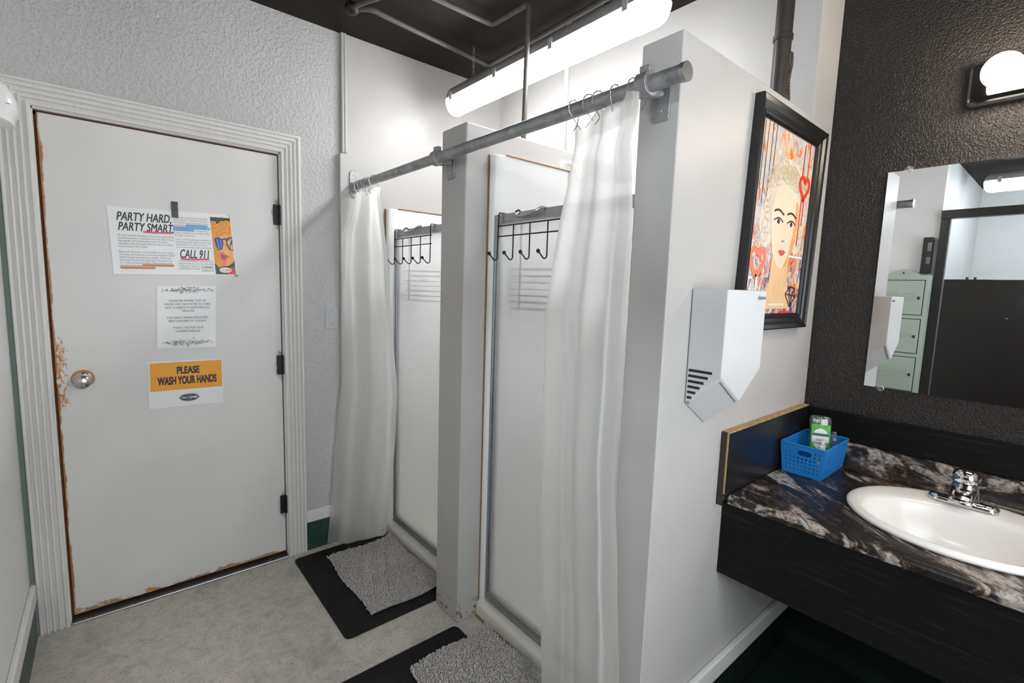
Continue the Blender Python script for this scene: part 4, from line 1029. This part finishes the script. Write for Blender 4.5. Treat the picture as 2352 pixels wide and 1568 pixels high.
vs = [(x, y, FZ) for x, y in bp]+[(x, y, FZ+.010) for x, y in bp]+[(FX+(x-FX)*.86, FY+(y-FY)*.95, FZ+.017) for x, y in bp]+[(FX+(x-FX)*.5, FY+(y-FY)*.8, FZ+.019) for x, y in bp]
m.add(vs, [(l*k+i, l*k+(i+1) % k, (l+1)*k+(i+1) % k, (l+1)*k+i) for l in range(3) for i in range(k)]+[list(range(k)), list(range(3*k, 4*k))])
m.build('base_plate', M['chrome'], fa_, smooth=True, angle=50)
bdm = MB().lathe([(.036, .012), (.0335, .03), (.030, .05), (.028, .062), (.0275, .068)], (FX, FY, FZ), 'z', 28, (1.0, 1.05))
bdm.build('body', M['chrome'], fa_, smooth=True, angle=60)
sp = MB(); st_ = [(FX+.010, .032, .010, .060), (FX-.020, .031, .011, .058), (FX-.050, .028, .014, .047), (FX-.072, .026, .016, .036), (FX-.078, .023, .018, .031)]
vs = []
for x, hw_, zl, zh in st_:
    for k in range(20):
        a = 2*pi*k/20; c, q_ = cos(a), sin(a); e = (abs(c)**4+abs(q_)**4)**-.25
        vs.append((x, FY+hw_*c*e, FZ+(zl+zh)/2+(zh-zl)/2*q_*e))
sp.add(vs, [(l*20+k, l*20+(k+1) % 20, (l+1)*20+(k+1) % 20, (l+1)*20+k) for l in range(4) for k in range(20)]+[list(range(20)), list(range(80, 100))])
sp.build('spout', M['chrome'], fa_, smooth=True, angle=60)
MB().lathe([(.0265, .069), (.0295, .070), (.0315, .078), (.0318, .088), (.029, .098), (.021, .106), (.008, .109)], (FX, FY, FZ), 'z', 28, (1, 1.02)).build('knob', M['chrome'], fa_, smooth=True, angle=60)

# ------------------------------------------------------------------ blue basket with bottles
bx0, bx1, by0, by1, bz0, bz1 = 2.012, 2.236, -2.044, -1.921, ZC+.002, .926
bas = thing('basket', ((bx0+bx1)/2, (by0+by1)/2, bz0), 'bright blue perforated plastic basket in the counter corner', 'basket')
def bpt(sx, sy, z):   # corner signs 0..1, tapered
    t = (z-bz0)/(bz1-bz0); g = .010*t
    return Vector((lerp(bx0-g, bx1+g, sx), lerp(by0-g, by1+g, sy), z))
def panel(mb, A, B, nu, nv, hr, slot=None, rise=0.0, skip=()):
    """A,B: (sx,sy) of the two lower corners. cells with round holes"""
    def P(u, v):
        z = lerp(bz0, bz1, v); return bpt(lerp(A[0], B[0], u), lerp(A[1], B[1], u), z)
    mu, mv0, mv1 = .07, .11, .12
    us = [0]+[mu+(1-2*mu)*i/nu for i in range(nu+1)]+[1]; vv = [0]+[mv0+(1-mv0-mv1)*j/nv for j in range(nv+1)]+[1]
    for i in range(len(us)-1):
        for j in range(len(vv)-1):
            u0, u1, v0, v1 = us[i], us[i+1], vv[j], vv[j+1]
            if slot and slot[0] <= i-1 < slot[1] and slot[2] <= j-1 < slot[3]: continue
            hole = 1 <= i <= nu and 1 <= j <= nv and (i-1, j-1) not in skip
            if not hole: mb.poly([P(u0, v0), P(u1, v0), P(u1, v1), P(u0, v1)]); continue
            uc, vc, du, dv = (u0+u1)/2, (v0+v1)/2, (u1-u0)/2, (v1-v0)/2
            N = 8; o_ = []; i_ = []
            for k in range(N):
                a = 2*pi*k/N+pi/8*0; c, s = cos(a), sin(a); q_ = 1/max(abs(c), abs(s)); o_.append(P(uc+du*c*q_, vc+dv*s*q_))
                i_.append(P(uc+du*hr*c, vc+dv*hr*s))
            mb.add(o_+i_, [(k, (k+1) % N, N+(k+1) % N, N+k) for k in range(N)])
    if slot:
        u0, u1, v0, v1 = us[slot[0]+1], us[slot[1]+1], vv[slot[2]+1], vv[slot[3]+1]; uc, vc, du, dv = (u0+u1)/2, (v0+v1)/2, (u1-u0)/2, (v1-v0)/2
        N = 24; o_ = []; i_ = []
        for k in range(N):
            a = 2*pi*k/N+pi/N; c, s = cos(a), sin(a); q_ = 1/max(abs(c), abs(s)); o_.append(P(uc+du*c*q_, vc+dv*s*q_))
            e = (abs(c)**4+abs(s)**3)**(-.28); i_.append(P(uc+du*.9*c*e*.92, vc+dv*.72*max(-1, s*e)))
        mb.add(o_+i_, [(k, (k+1) % N, N+(k+1) % N, N+k) for k in range(N)])
wl = MB()
panel(wl, (0, 1), (0, 0), 9, 6, .62, slot=(3, 7, 4, 6))
panel(wl, (1, 1), (1, 0), 9, 6, .62, slot=(3, 7, 4, 6))
panel(wl, (0, 0), (1, 0), 20, 8, .58); panel(wl, (0, 1), (1, 1), 20, 8, .58)
wl.poly([bpt(0, 0, bz0), bpt(1, 0, bz0), bpt(1, 1, bz0), bpt(0, 1, bz0)])
wl.build('perforated_shell', M['blue'], bas, solid=.0022, fix=True)
rimp = [bpt(0, 0, bz1), bpt(1, 0, bz1), bpt(1, 1, bz1), bpt(0, 1, bz1)]
rp_ = []
for i in range(4):
    A, B = rimp[i], rimp[(i+1) % 4]
    for k in range(8): rp_.append(A.lerp(B, .03+.94*k/7))
MB().tube(rp_, .0034, 8, closed=True).build('rim', M['blue'], bas, smooth=True)
# upside-down soap bottle leaning in the basket
bo = thing('soap_bottle', (2.18, -1.985, bz0+.01), 'upside-down clear soap bottle with green label in the blue basket', 'bottle')
def bottle_mesh(h, w, d, prof, loc, tilt, yaw, n=28):
    mb = MB(); m = len(prof); R_ = Matrix.Rotation(yaw, 3, 'Z') @ Matrix.Rotation(tilt, 3, 'Y')
    vs = []
    for s, t in prof:
        for k in range(n):
            a = 2*pi*k/n; c, s2 = cos(a), sin(a); ex = (abs(c)**3+abs(s2)**3)**(-1/3)
            vs.append(R_ @ Vector((d/2*s*c*ex, w/2*s*s2*ex, h*t))+Vector(loc))
    fs = [(i*n+k, i*n+(k+1) % n, (i+1)*n+(k+1) % n, (i+1)*n+k) for i in range(m-1) for k in range(n)]+[list(range(n)), list(range((m-1)*n, m*n))]
    return mb.add(vs, fs), R_
BL = (2.165, -1.985, bz0+.006); TI, YW = radians(9), radians(26)
mb, Rb = bottle_mesh(.182, .070, .036, [(.3, 0), (.32, .1), (.5, .14), (.9, .2), (1, .28), (1, .9), (.96, .96), (.8, .99), (.4, 1.0)], BL, TI, YW); mb.build('bottle_body', M['clear'], bo, smooth=True, angle=50)
def onb(y, z, o_=.0192): return Rb @ Vector((-o_, y, z))+Vector(BL)
lq, _ = bottle_mesh(.15, .064, .030, [(.3, .04), (.5, .16), (.95, .26), (1, .34), (1, .98), (.9, 1.0)], BL, TI, YW); lq.build('green_soap', flat('green_soap_label', rgb(58, 150, 40), .25, 0, .4, 50), bo, smooth=True, angle=50)
lb = MB(); lb.poly([onb(-.030, .05), onb(.030, .05), onb(.030, .150), onb(-.030, .150)]); lb.build('green_label', flat('green_leaf_label', rgb(70, 170, 36), .35, 0, .35, 70), bo)
le = MB(); le.poly([onb(.027*cos(a), .098+.038*sin(a), .0196) for a in [2*pi*k/24 for k in range(24)]]); le.build('label_oval', M['paper'], bo)
lb2 = MB(); lb2.poly([onb(-.026, .108, .0199), onb(.026, .108, .0199), onb(.026, .118, .0199), onb(-.026, .118, .0199)]); lb2.build('label_band', ink('dark_green_print', 20, 78, 40), bo)
ls = Sheet(onb(-.024, .070, .0200), onb(.024, .070, .0200), onb(.024, .106, .0200), onb(-.024, .106, .0200), (0, 0, 0))
lw = MB(); ls.text(lw, 'BEAUTIFULLY', .0, 1, .22, .42, 0, .01); ls.text(lw, 'CLEAN', .25, .75, .56, .74, 0, .01); lw.build('label_text', M['ink'], bo)
b2 = thing('pump_bottle', (2.115, -2.008, bz0+.004), 'small clear bottle with white pump cap in front of the green bottle', 'bottle')
c2 = (2.115, -2.008, bz0+.004)
MB().lathe([(.016, 0), (.019, .004), (.019, .055), (.016, .066), (.009, .072)], c2, 'z', 24).build('bottle_body', M['clear'], b2, smooth=True, angle=50)
MB().lathe([(.0115, .070), (.0115, .088), (.0105, .090), (.0075, .091), (.0075, .104), (.006, .108), (.003, .109)], c2, 'z', 20).build('pump_cap', M['whiteplastic'], b2, smooth=True, angle=50)
b3 = thing('clear_bottle', (2.21, -2.018, bz0+.004), 'small clear bottle right of the green bottle at the back of the basket', 'bottle')
c3 = (2.215, -2.014, bz0+.004)
MB().lathe([(.013, 0), (.015, .004), (.015, .095), (.011, .106), (.007, .110)], c3, 'z', 20).build('bottle_body', M['clear'], b3, smooth=True, angle=50)
MB().lathe([(.009, .108), (.009, .124), (.007, .126)], c3, 'z', 18).build('cap', M['clear'], b3, smooth=True)

# ------------------------------------------------------------------ mirror, clips, vanity light
mr = thing('wall_mirror', (XM, -2.47, 1.127), 'large frameless mirror on the dark wall above the sink', 'mirror')
MB().box(XM-.006, XM-.0005, -2.95, -2.071, 1.127, 1.882).build('mirror_glass', M['mirror'], mr)
for y, z in ((-2.128, 1.884), (-2.12, 1.125), (-2.89, 1.884), (-2.89, 1.125)):
    MB().lathe([(.012, XM-.0005), (.012, XM-.009), (.009, XM-.011)], (0, y, z), 'x', 14).build('mirror_clip', M['clear'], mr, smooth=True, angle=40)
    MB().lathe([(.004, XM-.010), (.003, XM-.0125)], (0, y, z+(.005 if z > 1.5 else -.005)), 'x', 8).build('clip_screw', M['alu'], mr)
lb_ = thing('vanity_light', (XM, -2.56, 2.05), 'mirrored strip light with round globe bulbs above the mirror', 'wall lamp')
yl0, yl1 = -2.257, -2.865
pr = [(XM-.0005, 2.046), (2.262, 2.046), (2.248, 2.060), (2.248, 2.155), (2.262, 2.172), (XM-.0005, 2.172)]
MB().prism(pr, 'y', yl1, yl0).build('chrome_backplate', M['chrome'], lb_, bevel=.007, seg=1)
for k in range(4):
    y = -2.338-k*.15
    MB().lathe([(.026, 2.248), (.026, 2.228), (.020, 2.222)], (0, y, 2.108), 'x', 20).build('lamp_socket', M['whiteplastic'], lb_, smooth=True)
    MB().sphere((2.176, y, 2.108), .047, 28, 18).build('globe_bulb', M['bulb'], lb_, smooth=True)

# ------------------------------------------------------------------ left wall: air freshener, lockers, stall (seen in mirror)
af = thing('air_freshener', (XL, -.42, 1.87), 'glossy white dispenser on the left wall by the door casing, top left', 'dispenser')
cx_, cy_ = XL, -.42
prf = [(XL, 2.035), (-.075, 2.026), (-.045, 2.006), (-.024, 1.985), (-.013, 1.962), (-.010, 1.94), (-.012, 1.918), (-.019, 1.908), (-.022, 1.884), (XL, 1.870)]
ap = MB(); n = len(prf); ys = [(-.475, .80), (-.465, .93), (-.45, 1), (-.37, 1), (-.355, .93), (-.345, .8)]
vs = [(XL+(x-XL)*s, y, 1.945+(z-1.945)*(.5+.5*s)) for y, s in ys for x, z in prf]
ap.add(vs, [(i*n+k, i*n+k+1, (i+1)*n+k+1, (i+1)*n+k) for i in range(len(ys)-1) for k in range(n-1)]+[list(range(n)), list(range((len(ys)-1)*n, len(ys)*n))])
ap.build('shell', M['whiteplastic'], af, smooth=True, angle=50)
MB().tube([(XL+.002, -.4765, 1.930), (-.06, -.477, 1.932), (-.02, -.470, 1.934)], .0016, 6).build('seam', flat('seam_grey', rgb(170, 168, 166), .5), af)
d2 = thing('soap_dispenser', (XL, -1.45, 1.60), 'slim white dispenser on the left wall above the lockers, seen at the mirror edge', 'dispenser')
MB().box(XL+.0005, XL+.09, -1.53, -1.44, 1.605, 1.815).build('shell', M['whiteplastic'], d2, bevel=.012, seg=3)
MB().box(XL+.01, XL+.08, -1.52, -1.45, 1.592, 1.604).build('nozzle', flat('dispenser_grey', rgb(150, 150, 150), .5), d2)
lk = thing('locker', (-.06, -1.69, 0), 'sage green steel locker with arched top, seen in the mirror', 'locker')
ly0, ly1, lx = -1.845, -1.545, -.005
body = [(ly0, .06), (ly1, .06), (ly1, 1.618)]+[(lerp(ly1-.02, ly0+.02, t), 1.618+.040*sin(pi*min(1, max(0, (t-.12)/.76)))**1.0) for t in [k/16 for k in range(17)]]+[(ly0, 1.618)]
MB().prism(body, 'x', XL+.001, lx).build('cabinet', M['sage'], lk, bevel=.003)
MB().box(XL+.01, lx-.01, ly0+.01, ly1-.01, 0, .06).build('plinth', M['black'], lk)
MB().lathe([(.006, lx+.001), (.005, lx+.003)], (0, -1.695, 1.632), 'x', 12).build('screw_hole', M['black'], lk)
for k in range(5):
    zt_ = 1.578-k*.2745; zb_ = zt_-.240; ya_, yb_ = ly1-.028, ly0+.026
    MB().box(lx-.001, lx+.0012, yb_-.005, ya_+.005, zb_-.005, zt_+.005).build('door_gap', M['sagedark'], lk)
    dd = MB().box(lx, lx+.006, yb_, ya_, zb_, zt_)
    dd = dd.build('door', M['sage'], lk, bevel=.002)
    lv = MB()
    for c_ in (-1.645, -1.745):
        for j in range(4):
            z = zb_+.095+j*.018; lv.prism([(z-.003, lx+.0055), (z+.006, lx+.0055), (z+.003, lx+.0105)], 'x', 0, 0) if False else lv.tube([(lx+.005, c_+.038, z), (lx+.0055, c_, z), (lx+.005, c_-.038, z)], .0035, 6)
    lv.build('louvres', M['sage'], dd)
    MB().box(lx+.006, lx+.014, yb_+.016, yb_+.028, (zt_+zb_)/2-.012, (zt_+zb_)/2+.008).build('latch', M['black'], dd, bevel=.002)
ts = thing('toilet_stall', (XL, -2.5, 0), 'black toilet stall partition with black post and header, seen in the mirror', 'toilet stall')
MB().box(-.135, -.100, YR+.01, -1.905, .12, 1.592).build('panel', M['blackpanel'], ts, bevel=.003)
MB().box(-.142, -.092, -1.899, -1.849, .0, 2.03).build('post', M['blackpanel'], ts, bevel=.003)
MB().box(-.145, -.085, YR+.01, -1.848, 2.008, 2.066).build('header', M['blackpanel'], ts, bevel=.003)
for yv in (-2.02, -2.06): MB().lathe([(.007, 1.592), (.007, 1.606), (.004, 1.608)], (-.118, yv, 0), 'z', 10).build('bolt', M['black'], ts)
MB().box(-.0995, -.0975, -2.245, -2.232, 1.336, 1.342).build('silver_tab', M['alu'], ts)
vx = thing('vent_box', (XL, -1.815, 1.63), 'black louvred wall box beside the stall post, seen in the mirror', 'vent')
MB().box(XL+.0005, XL+.055, -1.826, -1.772, 1.632, 1.884).build('case', M['black'], vx, bevel=.004)
vl = MB()
for j in range(6): vl.box(XL+.055, XL+.058, -1.822, -1.80, 1.70+j*.008, 1.704+j*.008); vl.box(XL+.055, XL+.058, -1.822, -1.80, 1.79+j*.010, 1.795+j*.010)
vl.build('louvres', M['galv'], vx)
